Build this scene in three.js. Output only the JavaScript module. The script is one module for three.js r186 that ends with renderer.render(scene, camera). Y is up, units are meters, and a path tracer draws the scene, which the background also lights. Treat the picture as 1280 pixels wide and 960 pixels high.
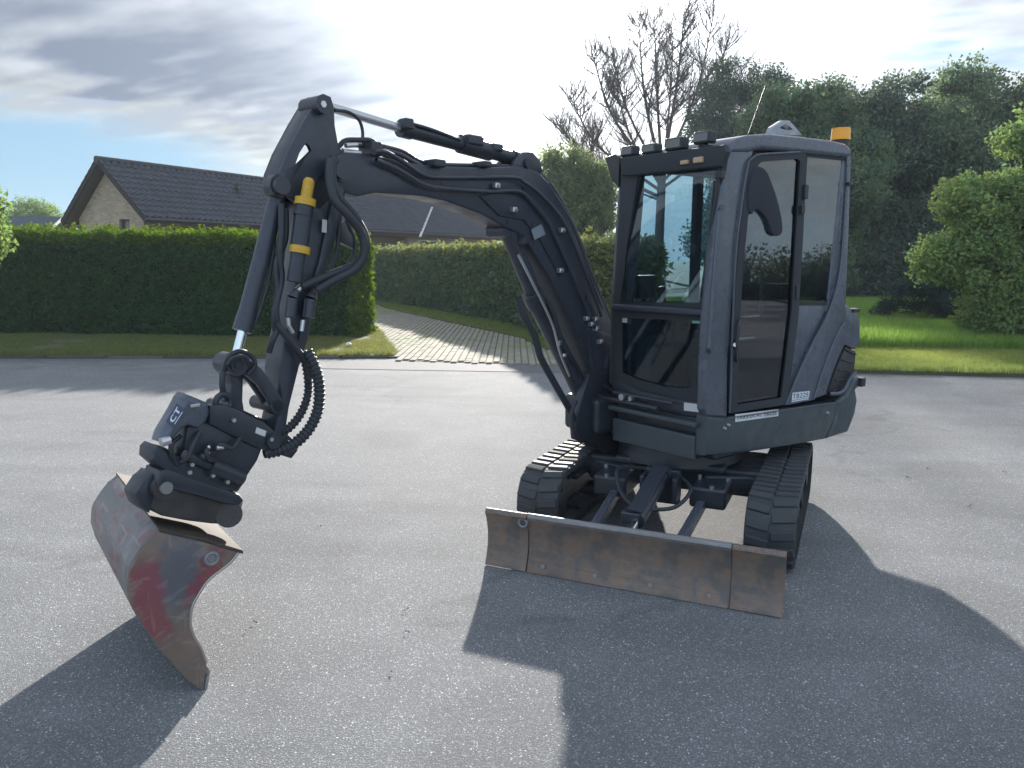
import * as THREE from 'three';
import { RoundedBoxGeometry } from 'three/addons/geometries/RoundedBoxGeometry.js';
import { mergeGeometries, toCreasedNormals } from 'three/addons/utils/BufferGeometryUtils.js';

// ---------------------------------------------------------------- camera, sky, sun, exposure
const scene = new THREE.Scene();
const camera = new THREE.PerspectiveCamera(53.61, 4 / 3, 0.1, 1500);
camera.position.set(0, 1.6, 0);
camera.rotation.set(-Math.atan(155 / 950), 0, 0);
const EXPOSURE = 2.95;
const renderer = new THREE.WebGLRenderer({ antialias: true });
renderer.setSize(1024, 768);
renderer.toneMapping = THREE.LinearToneMapping;
renderer.toneMappingExposure = EXPOSURE;
renderer.shadowMap.enabled = true;
const D2R = Math.PI / 180;
const SUN_AZ = 4.3 * D2R, SUN_EL = 18.5 * D2R;
const sunDir = new THREE.Vector3(Math.sin(SUN_AZ) * Math.cos(SUN_EL), Math.sin(SUN_EL), -Math.cos(SUN_AZ) * Math.cos(SUN_EL));
const sun = new THREE.DirectionalLight(new THREE.Color(1, 0.94, 0.86), 4.5);
sun.position.copy(sunDir).multiplyScalar(60);
sun.castShadow = true;
sun.shadow.mapSize.set(4096, 4096);
Object.assign(sun.shadow.camera, { left: -25, right: 25, top: 25, bottom: -25, near: 1, far: 150 });
sun.shadow.radius = 2.2;
scene.add(sun);
scene.fog = new THREE.FogExp2(0xdde6f0, 0.001);

// ---------------------------------------------------------------- noise
function rng(seed) { let s = seed >>> 0; return () => { s = (s + 0x6D2B79F5) >>> 0; let t = s; t = Math.imul(t ^ (t >>> 15), t | 1); t ^= t + Math.imul(t ^ (t >>> 7), t | 61); return ((t ^ (t >>> 14)) >>> 0) / 4294967296; }; }
function hash(x, y, z) { let h = Math.imul(x, 374761393) ^ Math.imul(y, 668265263) ^ Math.imul(z, 2147483647 - 1274126177); h = Math.imul(h ^ (h >>> 13), 1274126177); return ((h ^ (h >>> 16)) >>> 0) / 4294967296; }
const sm = (t) => t * t * (3 - 2 * t), mix = (a, b, t) => a + (b - a) * t, clamp = (x, a = 0, b = 1) => Math.min(b, Math.max(a, x));
const sstep = (a, b, x) => sm(clamp((x - a) / (b - a)));
function vnoise(x, y, z = 0, per = 0) {
  const X = Math.floor(x), Y = Math.floor(y), Z = Math.floor(z), a = sm(x - X), b = sm(y - Y), c = sm(z - Z);
  const w = (n) => per ? ((n % per) + per) % per : n;
  const h = (i, j, k) => hash(w(X + i), w(Y + j), Z + k);
  return mix(mix(mix(h(0, 0, 0), h(1, 0, 0), a), mix(h(0, 1, 0), h(1, 1, 0), a), b), mix(mix(h(0, 0, 1), h(1, 0, 1), a), mix(h(0, 1, 1), h(1, 1, 1), a), b), c);
}
function fbm(x, y, z = 0, oct = 5, per = 0) { let s = 0, a = 0.5, n = 0; for (let i = 0; i < oct; i++) { s += a * vnoise(x, y, z + i * 7.3, per); n += a; a *= 0.5; x *= 2; y *= 2; z *= 2; per *= 2; } return s / n; }

// ---------------------------------------------------------------- sky: blue air, a broken sheet of cloud, brighter towards the sun
{
  const W = 4096, H = 2048, data = new Float32Array(W * H * 4), d = new THREE.Vector3(), S = 1 / 2.6;
  const air = (i, j) => {
      const el = (j / H - 0.5) * Math.PI, ph = (i / W - 0.5) * 2 * Math.PI;
      d.set(Math.cos(el) * Math.cos(ph), Math.sin(el), Math.cos(el) * Math.sin(ph));
      const up = Math.max(d.y, 0), e = Math.max(el, 0) / D2R;
      const az = Math.atan2(d.x, -d.z) / D2R;
      const cosS = clamp(d.dot(sunDir), -1, 1), ang = Math.acos(cosS) / D2R;
      const t = Math.pow(up, 0.45);
      let r = mix(0.33, 0.15, t), g = mix(0.57, 0.34, t), b = mix(0.63, 0.64, t);
      const halo = 0.55 * Math.exp(-ang / 16) + 0.9 * Math.exp(-ang / 6);
      r += halo; g += halo * 0.97; b += halo * 0.9;
      // cloud sheet seen in perspective: plane coordinates, drawn out along the wind
      const k = 1 / (up + 0.10), px = d.x * k, pz = d.z * k;
      const u = px * 0.92 + pz * 0.38, v = -px * 0.38 + pz * 0.92;
      const big = fbm(u * 0.55 + 3.1, v * 1.5 + 8.2, 1.7, 5), fine = fbm(u * 3.4 + 11, v * 8.5 + 4, 5.5, 7), mott = fbm(px * 6 + 2, pz * 6 + 9, 3.3, 4);
      // a long bank of thicker cloud that slopes down towards the sun on the left half of the view
      const off = e - (12.0 + 1.6 * (fbm(az * 0.06 + 5, 2.5, 0, 3) - 0.5) * 2 - 0.115 * (az + 20));
      const bankW = sstep(8, -2, az) * sstep(-100, -60, az);
      const bank = bankW * Math.exp(-Math.pow((off + (fine - 0.5) * 5) / (off > 0 ? 5.2 : 3.2), 2));
      const low = sstep(2, 8, e + (big - 0.5) * 8) ;                       // the sheet thins out above the horizon on the left
      const openL = sstep(-14, -25, az) * sstep(-60, -40, az) * sstep(10.2, 7.6, e + (big - 0.5) * 4.5);
      let cover = clamp(sstep(0.34, 0.58, big * 0.62 + fine * 0.38 + 0.07) * (0.35 + 0.65 * low) + bank * 0.9 - openL * 1.1);
      const thick = clamp(bank * 0.8 + 0.34 * sstep(0.5, 0.75, big) * sstep(10, 34, ang) * (0.35 + 0.65 * sstep(10, -10, az) + 0.65 * sstep(70, 100, az)) + (fine - 0.5) * 1.7 * sstep(4, 20, ang));
      const lit = 0.44 + 1.1 * Math.exp(-ang / 15) + 0.34 * sstep(50, 150, ang) + 0.3 * sstep(5, 25, az) * sstep(60, 40, az);
      const gloss = 1 + 0.8 * (mott - 0.5) * sstep(8, 25, ang);
      const warm = sstep(12, 4, e) * 0.14;
      const cr = mix((0.86 + warm) * lit * gloss * 1.25, 0.205, thick * 0.95), cg = mix((0.86 + warm * 0.55) * lit * gloss * 1.25, 0.235, thick * 0.95), cb = mix((0.86 - warm * 0.9) * lit * gloss * 1.25, 0.305, thick * 0.95);
      cover *= 0.95 - 0.4 * sstep(65, 120, ang);
      r = mix(r, cr, cover); g = mix(g, cg, cover); b = mix(b, cb, cover);
      const glow = 3.0 * Math.exp(-Math.pow(ang / 8.5, 2)) + 0.75 * Math.exp(-Math.pow(ang / 16, 2));
      r += glow; g += glow * 0.985; b += glow * 0.95;
      const fill = 1 + 0.6 * sstep(45, 95, ang); r *= fill * 0.94; g *= fill; b *= fill * 1.08;   // the half of the sky that faces the sun is brighter
      return [r * S, g * S, b * S, 1];
  };
  // fine steps where clouds are seen small and near, coarser steps elsewhere (the sheet is the same all round)
  for (let J = 0; J < H; J += 4) for (let I = 0; I < W; I += 4) {
    const e = (J / H - 0.5) * 180, p = (I / W - 0.5) * 360, fine = e > -1 && e < 34 && Math.abs(p + 90) < 44;
    const flatC = fine ? null : air(I + 2, Math.max(J + 2, H / 2));
    for (let j = J; j < J + 4; j++) for (let i = I; i < I + 4; i++) data.set(fine ? air(i + 0.5, Math.max(j + 0.5, H / 2)) : flatC, (j * W + i) * 4);
  }
  const sky = new THREE.DataTexture(data, W, H, THREE.RGBAFormat, THREE.FloatType);
  sky.mapping = THREE.EquirectangularReflectionMapping; sky.magFilter = sky.minFilter = THREE.LinearFilter; sky.needsUpdate = true;
  scene.background = sky; scene.environment = sky;
}

// ---------------------------------------------------------------- textures and materials
const enc = (x) => 255 * (x <= 0.0031308 ? 12.92 * x : 1.055 * Math.pow(x, 1 / 2.4) - 0.055);
function tex(W, H, fn, rep = 1, srgb = true) {
  const data = new Uint8Array(W * H * 4);
  for (let j = 0; j < H; j++) for (let i = 0; i < W; i++) { const c = fn(i / W, j / H, i, j), o = (j * W + i) * 4; for (let k = 0; k < 3; k++) data[o + k] = srgb ? enc(clamp(c[k])) : clamp(c[k]) * 255; data[o + 3] = 255; }
  return finish(data, W, H, rep, srgb);
}
function finish(data, W, H, rep, srgb) {
  const t = new THREE.DataTexture(data, W, H, THREE.RGBAFormat); t.wrapS = t.wrapT = THREE.RepeatWrapping; t.magFilter = THREE.LinearFilter; t.minFilter = THREE.LinearMipmapLinearFilter; t.generateMipmaps = true;
  if (srgb) t.colorSpace = THREE.SRGBColorSpace; t.repeat.set(rep, rep); t.needsUpdate = true; return t;
}
const C = (r, g, b) => new THREE.Color().setRGB(r, g, b);
const std = (c, roughness, o = {}) => new THREE.MeshStandardMaterial({ color: c, roughness, ...o });
const grime = tex(512, 512, (u, v) => { const n = 0.55 * fbm(u * 6, v * 6, 1, 5, 6) + 0.45 * fbm(u * 40, v * 40, 4, 3, 40); const dust = sstep(0.56, 0.74, fbm(u * 14, v * 14, 9, 5, 14)) * 0.22, scr = sstep(0.72, 0.8, fbm(u * 12, v * 90, 5, 3, 6)) * 0.25; const chip = sstep(0.735, 0.775, fbm(u * 56, v * 56, 13, 3, 56)) * 0.9 * sstep(0.45, 0.6, n); const k = 0.62 + 0.46 * n + dust + scr + chip; return [k * (1 + dust * 0.25), k * (1 + dust * 0.1), k * 0.98]; }, 1.7);
const grimeR = tex(512, 512, (u, v) => { const n = fbm(u * 9, v * 9, 2, 5, 9); const k = 0.55 + 0.75 * (n - 0.25); return [k, k, k]; }, 1.7, false);
const M = {
  paint: std(C(0.038, 0.044, 0.062), 0.5, { map: grime, roughnessMap: grimeR }),
  paintDark: std(C(0.027, 0.033, 0.046), 0.55, { map: grime, roughnessMap: grimeR }),
  cabGrey: std(C(0.092, 0.106, 0.138), 0.42, { map: grime, roughnessMap: grimeR, metalness: 0.15 }),
  skirt: std(C(0.05, 0.066, 0.078), 0.55, { map: grime, roughnessMap: grimeR }),
  rubber: std(C(0.028, 0.033, 0.04), 0.85),
  seal: std(C(0.03, 0.034, 0.042), 0.8),
  tread: std(C(0.05, 0.056, 0.064), 0.72, { map: grime }),
  hose: std(C(0.024, 0.028, 0.036), 0.55),
  chrome: std(C(0.75, 0.77, 0.8), 0.16, { metalness: 1 }),
  steel: std(C(0.55, 0.56, 0.58), 0.32, { metalness: 0.9 }),
  yellow: std(C(0.62, 0.36, 0.03), 0.5, { map: grime }),
  amber: new THREE.MeshPhysicalMaterial({ color: C(0.95, 0.5, 0.03), roughness: 0.25, transmission: 0.35, thickness: 0 }),
  lampBlack: std(C(0.02, 0.022, 0.026), 0.5),
  lens: std(C(0.12, 0.125, 0.13), 0.15, { metalness: 0.3 }),
  glass: new THREE.MeshPhysicalMaterial({ color: C(0.68, 0.77, 0.81), roughness: 0, transmission: 1, thickness: 0, ior: 1.5 }),
  sideGlass: new THREE.MeshPhysicalMaterial({ color: C(0.46, 0.48, 0.53), roughness: 0, transmission: 1, thickness: 0, ior: 1.75 }),
  lowGlass: new THREE.MeshPhysicalMaterial({ color: C(0.5, 0.62, 0.68), roughness: 0, transmission: 1, thickness: 0, ior: 1.42 }),
  seat: std(C(0.075, 0.085, 0.1), 0.9),
  cloth: std(C(0.026, 0.03, 0.04), 0.95),
  sticker: std(C(0.55, 0.56, 0.56), 0.6),
  teal: std(C(0.16, 0.42, 0.4), 0.5),
};

// ---------------------------------------------------------------- building helpers
const V = (x, y, z) => new THREE.Vector3(x, y, z), P3 = (p) => V(p[0], p[1], p[2]);
const used = {};
const numbered = (n) => { const k = used[n] = (used[n] ?? -1) + 1; return k ? n + '_' + String(k).padStart(3, '0') : n; };
function flat(g) { const h = g.index ? g.toNonIndexed() : g; for (const k of Object.keys(h.attributes)) if (!['position', 'normal', 'uv', 'color'].includes(k)) h.deleteAttribute(k); h.clearGroups?.(); return h; }
const join = (list) => { list = [list].flat(); return list.length === 1 ? list[0] : mergeGeometries(list.map(flat)); };
function mesh(name, geos, mat, parent = scene) { const m = new THREE.Mesh(join(geos), mat); m.name = parent === scene ? numbered(name) : name; m.castShadow = m.receiveShadow = true; parent.add(m); return m; }
function thing(name, label, category, p = [0, 0, 0], turn = 0, group) { const o = new THREE.Group(); o.name = numbered(name); o.position.set(...p); o.rotation.y = turn; o.userData = { label, category }; if (group) o.userData.group = group; scene.add(o); return o; }
function tag(o, label, category, group) { o.userData = { label, category }; if (group) o.userData.group = group; return o; }
function struct(name, geos, mat) { const m = mesh(name, geos, mat); m.userData.kind = 'structure'; return m; }
// solids in a frame: (z, h) outline pushed along x; (x, h) outline pushed along z
function outline(pts, smooth) { if (!smooth) return pts; const c = new THREE.CatmullRomCurve3(pts.map(([a, b]) => V(a, b, 0)), true, 'catmullrom', 0.5); return c.getPoints(pts.length * 4).slice(0, -1).map((p) => [p.x, p.y]); }
function slab(pts, depth, o) {
  const b = o.bevel ?? 0.006, s = new THREE.Shape(outline(pts, o.smooth).map(([a, h]) => new THREE.Vector2(a, h)));
  for (const hole of o.holes ?? []) s.holes.push(new THREE.Path(outline(hole, o.smoothHoles).map(([a, h]) => new THREE.Vector2(a, h))));
  const g = new THREE.ExtrudeGeometry(s, { depth: Math.max(depth - 2 * b, 1e-3), bevelEnabled: b > 0, bevelThickness: b, bevelSize: b, bevelOffset: -b, bevelSegments: o.seg ?? 2, curveSegments: 10 });
  g.translate(0, 0, b); return toCreasedNormals(g, o.crease ?? 0.5);
}
const flipZ = (pts) => pts.map(([z, h]) => [-z, h]);
function plate(pts, x0, x1, o = {}) { const g = slab(flipZ(pts), x1 - x0, { ...o, holes: (o.holes ?? []).map(flipZ) }); g.rotateY(Math.PI / 2); g.translate(x0, 0, 0); return g; }
function front(pts, z0, z1, o = {}) { const g = slab(pts, z1 - z0, o); g.translate(0, 0, z0); return g; }
function box(x, y, z, w, h, d, r = 0.008) { const g = new RoundedBoxGeometry(w, h, d, 2, Math.min(r, w / 2.1, h / 2.1, d / 2.1)); g.translate(x, y, z); return g; }
function bar(a, b, r, r2 = r, seg = 18) { a = P3(a); b = P3(b); const d = b.clone().sub(a), g = new THREE.CylinderGeometry(r2, r, d.length(), seg, 1); g.applyQuaternion(new THREE.Quaternion().setFromUnitVectors(V(0, 1, 0), d.normalize())); g.translate((a.x + b.x) / 2, (a.y + b.y) / 2, (a.z + b.z) / 2); return g; }
function beam(a, b, w, h) { a = P3(a); b = P3(b); const g = new RoundedBoxGeometry(w, h, a.distanceTo(b), 2, Math.min(w, h) * 0.15), m = new THREE.Matrix4().lookAt(b, a, V(0, 1, 0)); m.setPosition(a.clone().add(b).multiplyScalar(0.5)); g.applyMatrix4(m); return g; }
function pipe(pts, r, seg) { return new THREE.TubeGeometry(new THREE.CatmullRomCurve3(pts.map(P3), false, 'catmullrom', 0.5), seg ?? pts.length * 7, r, 9, false); }
function disc(x0, x1, z, h, r, seg = 28) { const g = new THREE.CylinderGeometry(r, r, x1 - x0, seg); g.rotateZ(Math.PI / 2); g.translate((x0 + x1) / 2, h, z); return g; }
function quad(a, b, c, d) { const g = new THREE.BufferGeometry(); g.setAttribute('position', new THREE.Float32BufferAttribute([...a, ...b, ...c, ...a, ...c, ...d], 3)); g.setAttribute('uv', new THREE.Float32BufferAttribute([0, 0, 1, 0, 1, 1, 0, 0, 1, 1, 0, 1], 2)); g.computeVertexNormals(); return g; }
const lerp3 = (a, b, t) => a.map((q, i) => mix(q, b[i], t));
function tilted(g, h0, z0, k) { const p = g.attributes.position; for (let i = 0; i < p.count; i++) p.setZ(i, p.getZ(i) - (p.getY(i) - h0) * k); g.computeVertexNormals(); return g; }
const lift = (pts, x) => pts.map(([z, h]) => [x, h, z]);
function print(w, h, draw) { const c = document.createElement('canvas'); c.width = w; c.height = h; const x = c.getContext('2d'); draw(x, w, h); const t = new THREE.CanvasTexture(c); t.colorSpace = THREE.SRGBColorSpace; t.magFilter = THREE.LinearFilter; return std(0xffffff, 0.6, { map: t }); }

// ---------------------------------------------------------------- ground, road, verges
const rand = rng(77);
function sheet(pts, y, cell, colorFn, uvScale = 1) {   // a flat polygon given as [x, z]
  const s = new THREE.Shape(pts.map(([x, z]) => new THREE.Vector2(x, -z))), g = new THREE.ShapeGeometry(s); g.rotateX(-Math.PI / 2); g.translate(0, y, 0);
  return g;
}
function slabOf(pts, y0, y1) { const g = slab(pts.map(([x, z]) => [x, -z]), y1 - y0, { bevel: 0 }); g.rotateX(-Math.PI / 2); g.translate(0, y0, 0); return g; }
const soil = tex(512, 512, (u, v) => { const n = fbm(u * 8, v * 8, 3, 6, 8), m = fbm(u * 60, v * 60, 6, 3, 60); return [0.055 + 0.05 * n * m * 2, 0.07 + 0.06 * n * m, 0.028 + 0.02 * n]; }, 0.5);
const grassBase = std(0xffffff, 1, { map: soil });
struct('ground', sheet([[-500, 500], [500, 500], [500, -900], [-500, -900]], -0.06), grassBase);

// asphalt: dark binder with pale and dark stones, worn paler
{
  const W = 2048, data = new Uint8Array(W * W * 4), bump = new Uint8Array(W * W * 4), R = rng(5), L = new Float32Array(W * W), Hh = new Float32Array(W * W);
  for (let j = 0; j < W; j++) for (let i = 0; i < W; i++) { L[j * W + i] = 0.115 + 0.05 * R(); Hh[j * W + i] = 0.25 + 0.1 * R(); }
  for (let n = 0; n < 230000; n++) {
    const cx = R() * W, cy = R() * W, r = 1.0 + 2.6 * R() * R(), c = R() < 0.065 ? 0.42 + 0.26 * R() : 0.14 + 0.15 * R(), e = 0.7 + 0.6 * R(), h = 0.5 + 0.5 * R();
    for (let y = -4; y <= 4; y++) for (let x = -4; x <= 4; x++) { const q = (x * x * e + y * y / e) / (r * r); if (q > 1) continue; const o = ((Math.floor(cy + y) + W) % W) * W + (Math.floor(cx + x) + W) % W; L[o] = c; Hh[o] = Math.max(Hh[o], h * (1 - 0.5 * q)); }
  }
  for (let j = 0; j < W; j++) for (let i = 0; i < W; i++) {
    const o = (j * W + i), n = 0.88 + 0.24 * fbm(i / W * 10, j / W * 10, 2, 4, 10), l = L[o] * n;
    data[o * 4] = enc(clamp(l * 0.96)); data[o * 4 + 1] = enc(clamp(l)); data[o * 4 + 2] = enc(clamp(l * 1.06)); data[o * 4 + 3] = 255;
    bump[o * 4] = bump[o * 4 + 1] = bump[o * 4 + 2] = 255 * clamp(Hh[o]); bump[o * 4 + 3] = 255;
  }
  M.asphalt = std(0xffffff, 0.93, { map: finish(data, W, W, 1, true), bumpMap: finish(bump, W, W, 1, false), bumpScale: 0.0022, vertexColors: true });
}
const EDGE = [[-60, -13.4], [-20, -12.7], [-8.44, -12.43], [-2.3, -12.4], [0.49, -11.55], [7.06, -10.36], [20, -8.2], [60, -1.5]];
const edgeZ = (x) => { for (let i = 1; i < EDGE.length; i++) if (x <= EDGE[i][0]) { const [a, b] = [EDGE[i - 1], EDGE[i]]; return mix(a[1], b[1], (x - a[0]) / (b[0] - a[0])); } return EDGE.at(-1)[1]; };
{
  // the road as a grid of strips across x, worn and stained by vertex colour
  const pos = [], uv = [], col = [], idx = [];
  const xs = [], NZ = 300; for (let x = -60; x < -11; x += 2) xs.push(x); for (let x = -11; x < -5; x += 0.12) xs.push(x); for (let x = -5; x < 5; x += 0.055) xs.push(x); for (let x = 5; x < 9; x += 0.12) xs.push(x); for (let x = 9; x <= 60; x += 2) xs.push(x);
  const zt = Array.from({ length: NZ + 1 }, (_, k) => k / NZ);
  for (const x of xs) for (const t of zt) {
    const z0 = edgeZ(x), z = t < 0.85 ? mix(z0, 2.5, t / 0.85) : mix(2.5, 40, (t - 0.85) / 0.15);
    pos.push(x, 0, z); uv.push(x / 2.4 + 0.013 * z, z / 2.4);
    let n = 0.95 + 0.14 * (fbm(x * 0.35 + 9, z * 0.35 + 4, 1, 4) - 0.5) + 0.16 * (fbm(x * 2.2, z * 2.2, 5, 3) - 0.5);
    const streak = fbm(x * 0.5 + z * 0.16, z * 3.2 - x * 0.35, 8, 3); n *= 1 - 0.11 * sstep(0.56, 0.7, streak);          // long faint tyre and tar marks
    n *= 1 - 0.13 * sstep(0.64, 0.72, fbm(x * 0.9 + 40, z * 0.9, 6, 4));                                                   // oil and damp stains
    const rid = Math.abs(fbm(x * 0.42 + z * 0.3 + 17, z * 0.55 - x * 0.2, 12, 5) - 0.5); n *= 1 - 0.24 * sstep(0.010, 0.002, rid) * sstep(0.42, 0.58, fbm(x * 0.5, z * 0.5, 21, 2));   // fine cracks
    const de = z - z0; n *= 1 - 0.35 * sstep(0.7, 0.0, de + 0.5 * (fbm(x * 1.5, 3, 2, 3) - 0.5));                        // dirt along the edge
    col.push(n, n * 0.995, n * 0.985);
  }
  const N = NZ + 1; for (let i = 0; i < xs.length - 1; i++) for (let k = 0; k < NZ; k++) { const a = i * N + k, b = a + N; idx.push(a, a + 1, b, b, a + 1, b + 1); }
  const g = new THREE.BufferGeometry(); g.setAttribute('position', new THREE.Float32BufferAttribute(pos, 3)); g.setAttribute('uv', new THREE.Float32BufferAttribute(uv, 2)); g.setAttribute('color', new THREE.Float32BufferAttribute(col, 3)); g.setIndex(idx); g.computeVertexNormals();
  struct('road', g, M.asphalt);
}
// verges, drive
const V_L = [[-60, -13.45], [-20, -12.75], [-8.44, -12.48], [-2.35, -12.45], [-2.0, -12.45], ...[[-1.953,-12.892],[-2.645,-15.66],[-3.602,-19.903],[-4.997,-27.233]], [-5.6, -34], [-60, -40]];
struct('verge', slabOf(V_L, -0.05, 0.05), grassBase);
const DRIVE = [...[[-1.809,-12.092],[-2.713,-15.862],[-3.691,-20.16],[-5.49,-29.767]], ...[[-4.368,-25.696],[-2.442,-21.31],[-0.997,-18.192],[0.166,-15.694],[0.471,-13.922],[1.167,-12.092],[1.457,-11.432]], [1.4, -11.37], [0.49, -11.55]];
struct('driveway', slabOf(DRIVE.map(([x, z]) => [x, z]), -0.05, 0.012), std(C(0.2, 0.19, 0.12), 1, { map: grime }));
const V_R = [[1.45, -11.42], [7.06, -10.41], [20, -8.25], [60, -1.55], [60, -60], [-5, -60], ...[[-5.358,-29.388],[-4.259,-25.369],[-2.367,-21.039],[-0.946,-17.96],[0.196,-15.494],[0.523,-13.744],[1.178,-11.938],[1.426,-11.376]]];
struct('lawn', slabOf(V_R, -0.05, 0.05), grassBase);
{ // kerb edging along the left verge: a row of worn dark stones
  const mats = [C(0.07, 0.068, 0.06), C(0.095, 0.09, 0.08), C(0.055, 0.052, 0.045)].map((c) => std(c, 0.95, { map: grime })), gs = [0, 1, 2].map((k) => box(0, 0.005, 0, 0.96 - 0.03 * k, 0.1, 0.1, 0.02));
  const kb = struct('kerb', box(-30, 0.0, -13.06, 0.3, 0.08, 0.1), mats[0]);
  for (let k = 0; k < 12; k++) { const x = -13 + k * 0.97, m = new THREE.Mesh(gs[k % 3], mats[(k * 7) % 3]); m.name = 'kerb_stone'; m.position.set(x, -0.015 + (rand() - 0.5) * 0.02, edgeZ(x) - 0.03 + (rand() - 0.5) * 0.03); m.rotation.y = 0.02 + (rand() - 0.5) * 0.03; kb.add(m); }
  // dropped asphalt apron in front of the drive
  struct('pavement', slabOf([...[[-2.885,-11.213],[0.69,-10.806],[1.243,-11.472],[1.232,-12.223],[-2.109,-12.426],[-2.615,-12.323]]], -0.02, 0.006), std(C(0.13, 0.13, 0.14), 0.9, { map: grime }));
}
{ // pavers of the drive in rows that run straight away from the road, mossy joints between them
  const inside = (x, z) => { let c = false; for (let i = 0, j = DRIVE.length - 1; i < DRIVE.length; j = i++) { const [xi, zi] = DRIVE[i], [xj, zj] = DRIVE[j]; if ((zi > z) !== (zj > z) && x < (xj - xi) * (z - zi) / (zj - zi) + xi) c = !c; } return c; };
  const g = new RoundedBoxGeometry(0.094, 0.06, 0.2, 1, 0.008), list = [];
  for (let i = -80; i < 34; i++) for (let k = 0; k < 120; k++) { const x = i * 0.112 - 0.02 + 0.03 * (k * 0.205 * 0.12), z = -11.5 - (k + (i & 1) * 0.5) * 0.2025; if (inside(x, z)) list.push([x, z]); }
  const im = new THREE.InstancedMesh(g, std(C(0.3, 0.275, 0.22), 0.92, { map: grime }), list.length), m4 = new THREE.Matrix4(), c = new THREE.Color();
  list.forEach(([x, z], i) => { m4.makeRotationFromEuler(new THREE.Euler((rand() - 0.5) * 0.05, -0.03 + (rand() - 0.5) * 0.02, (rand() - 0.5) * 0.06)); m4.setPosition(x, -0.004 + rand() * 0.008, z); im.setMatrixAt(i, m4); const t = 0.84 + 0.22 * rand(); const moss = sstep(0.55, 0.7, fbm(x * 0.8, z * 0.8, 3, 3)) * 0.5; im.setColorAt(i, c.setRGB(t * (1 - 0.4 * moss), t * (1 - 0.15 * moss), t * (1 - 0.6 * moss))); });
  im.name = 'paver'; im.userData.kind = 'stuff'; im.castShadow = im.receiveShadow = true; scene.getObjectByName('driveway').add(im);
}

// ---------------------------------------------------------------- plants
const leafMat = (r, g, b, tr = 0.4) => new THREE.MeshPhysicalMaterial({ color: C(r, g, b), roughness: 1, transmission: tr, thickness: 0, specularIntensity: 0.35, side: THREE.DoubleSide });
function clump(n, spread, len, wid, seed) {                      // a handful of folded leaves
  const R = rng(seed), pos = [], q = new THREE.Quaternion(), v = V(0, 0, 0);
  for (let i = 0; i < n; i++) {
    const c = V(R() - 0.5, R() - 0.5, R() - 0.5).normalize().multiplyScalar(spread * Math.cbrt(R()));
    q.setFromEuler(new THREE.Euler(R() * 6.28, R() * 6.28, R() * 6.28));
    const s = 0.7 + 0.6 * R(), a = [[0, 0, 0], [wid / 2, len * 0.45, len * 0.12], [0, len, 0], [-wid / 2, len * 0.45, len * 0.12]].map((p) => v.set(...p).multiplyScalar(s).applyQuaternion(q).add(c).toArray());
    pos.push(...a[0], ...a[1], ...a[2], ...a[0], ...a[2], ...a[3]);
  }
  const g = new THREE.BufferGeometry(); g.setAttribute('position', new THREE.Float32BufferAttribute(pos, 3)); g.computeVertexNormals(); return g;
}
function foliage(name, geo, mat, spots, parent, tint = 0.35, seed = 1) {
  const R = rng(seed), im = new THREE.InstancedMesh(geo, mat, spots.length), m = new THREE.Matrix4(), q = new THREE.Quaternion(), c = new THREE.Color();
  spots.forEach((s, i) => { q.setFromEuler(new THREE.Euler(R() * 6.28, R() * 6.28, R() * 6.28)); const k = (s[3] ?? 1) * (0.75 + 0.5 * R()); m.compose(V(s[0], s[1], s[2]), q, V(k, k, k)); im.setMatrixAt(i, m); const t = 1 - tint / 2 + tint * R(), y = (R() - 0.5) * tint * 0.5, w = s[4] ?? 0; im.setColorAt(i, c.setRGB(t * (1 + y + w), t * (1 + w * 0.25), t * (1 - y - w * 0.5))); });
  im.name = name; im.userData.kind = 'stuff'; im.castShadow = im.receiveShadow = true; parent.add(im); return im;
}
function lobes(list, n, seed, gap = 0.42, scale = 1) {           // points in ellipsoids [x, y, z, rx, ry, rz], most near the skin, with holes
  const R = rng(seed), out = [], vol = list.map((l) => l[3] * l[4] + l[4] * l[5] + l[3] * l[5]), tot = vol.reduce((a, b) => a + b);
  let guard = 0;
  while (out.length < n && guard++ < n * 8) {
    let k = 0, t = R() * tot; while (k < list.length - 1 && (t -= vol[k]) > 0) k++;
    const l = list[k], d = V(R() - 0.5, R() - 0.5, R() - 0.5).normalize(), r = Math.pow(R(), 0.28) * (0.55 + 0.85 * fbm(d.x * 2.8 + l[0] * 3, d.y * 2.8 + l[1] * 3, d.z * 2.8 + seed, 3));
    const x = l[0] + d.x * r * l[3], y = l[1] + d.y * r * l[4], z = l[2] + d.z * r * l[5];
    if (y < 0.15 || fbm(x * 1.1 / scale + seed, y * 1.1 / scale, z * 1.1 / scale, 3) < gap) continue;
    out.push([x, y, z]);
  }
  return out;
}
const bark = std(C(0.09, 0.075, 0.06), 0.95, { map: grime });
function limb(a, b, r1, r2) { return bar(a, b, r1, r2, 7); }
function tree(name, label, base, height, crown, o) {
  const t = thing(name, label, o.category ?? 'tree', base, 0, o.group), R = rng(o.seed), gs = [];
  const tr = o.trunk ?? 0.16, top = [0.1 * R(), height * 0.72, 0.1 * R()];
  gs.push(limb([0, -0.1, 0], [0, height * 0.35, 0], tr, tr * 0.8), limb([0, height * 0.35, 0], top, tr * 0.8, tr * 0.3));
  for (const l of crown) for (let k = 0; k < 2; k++) gs.push(limb([0, height * (0.25 + 0.3 * R()), 0], [l[0] + (R() - 0.5) * l[3], l[1] + (R() - 0.3) * l[4] * 0.6, l[2] + (R() - 0.5) * l[5]], tr * 0.35, tr * 0.08));
  mesh('trunk', gs, bark, t);
  foliage('crown', o.clump, o.mat, lobes(crown, o.n, o.seed, o.gap ?? 0.42, o.scale ?? 1), t, o.tint ?? 0.5, o.seed);
  return t;
}
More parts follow.
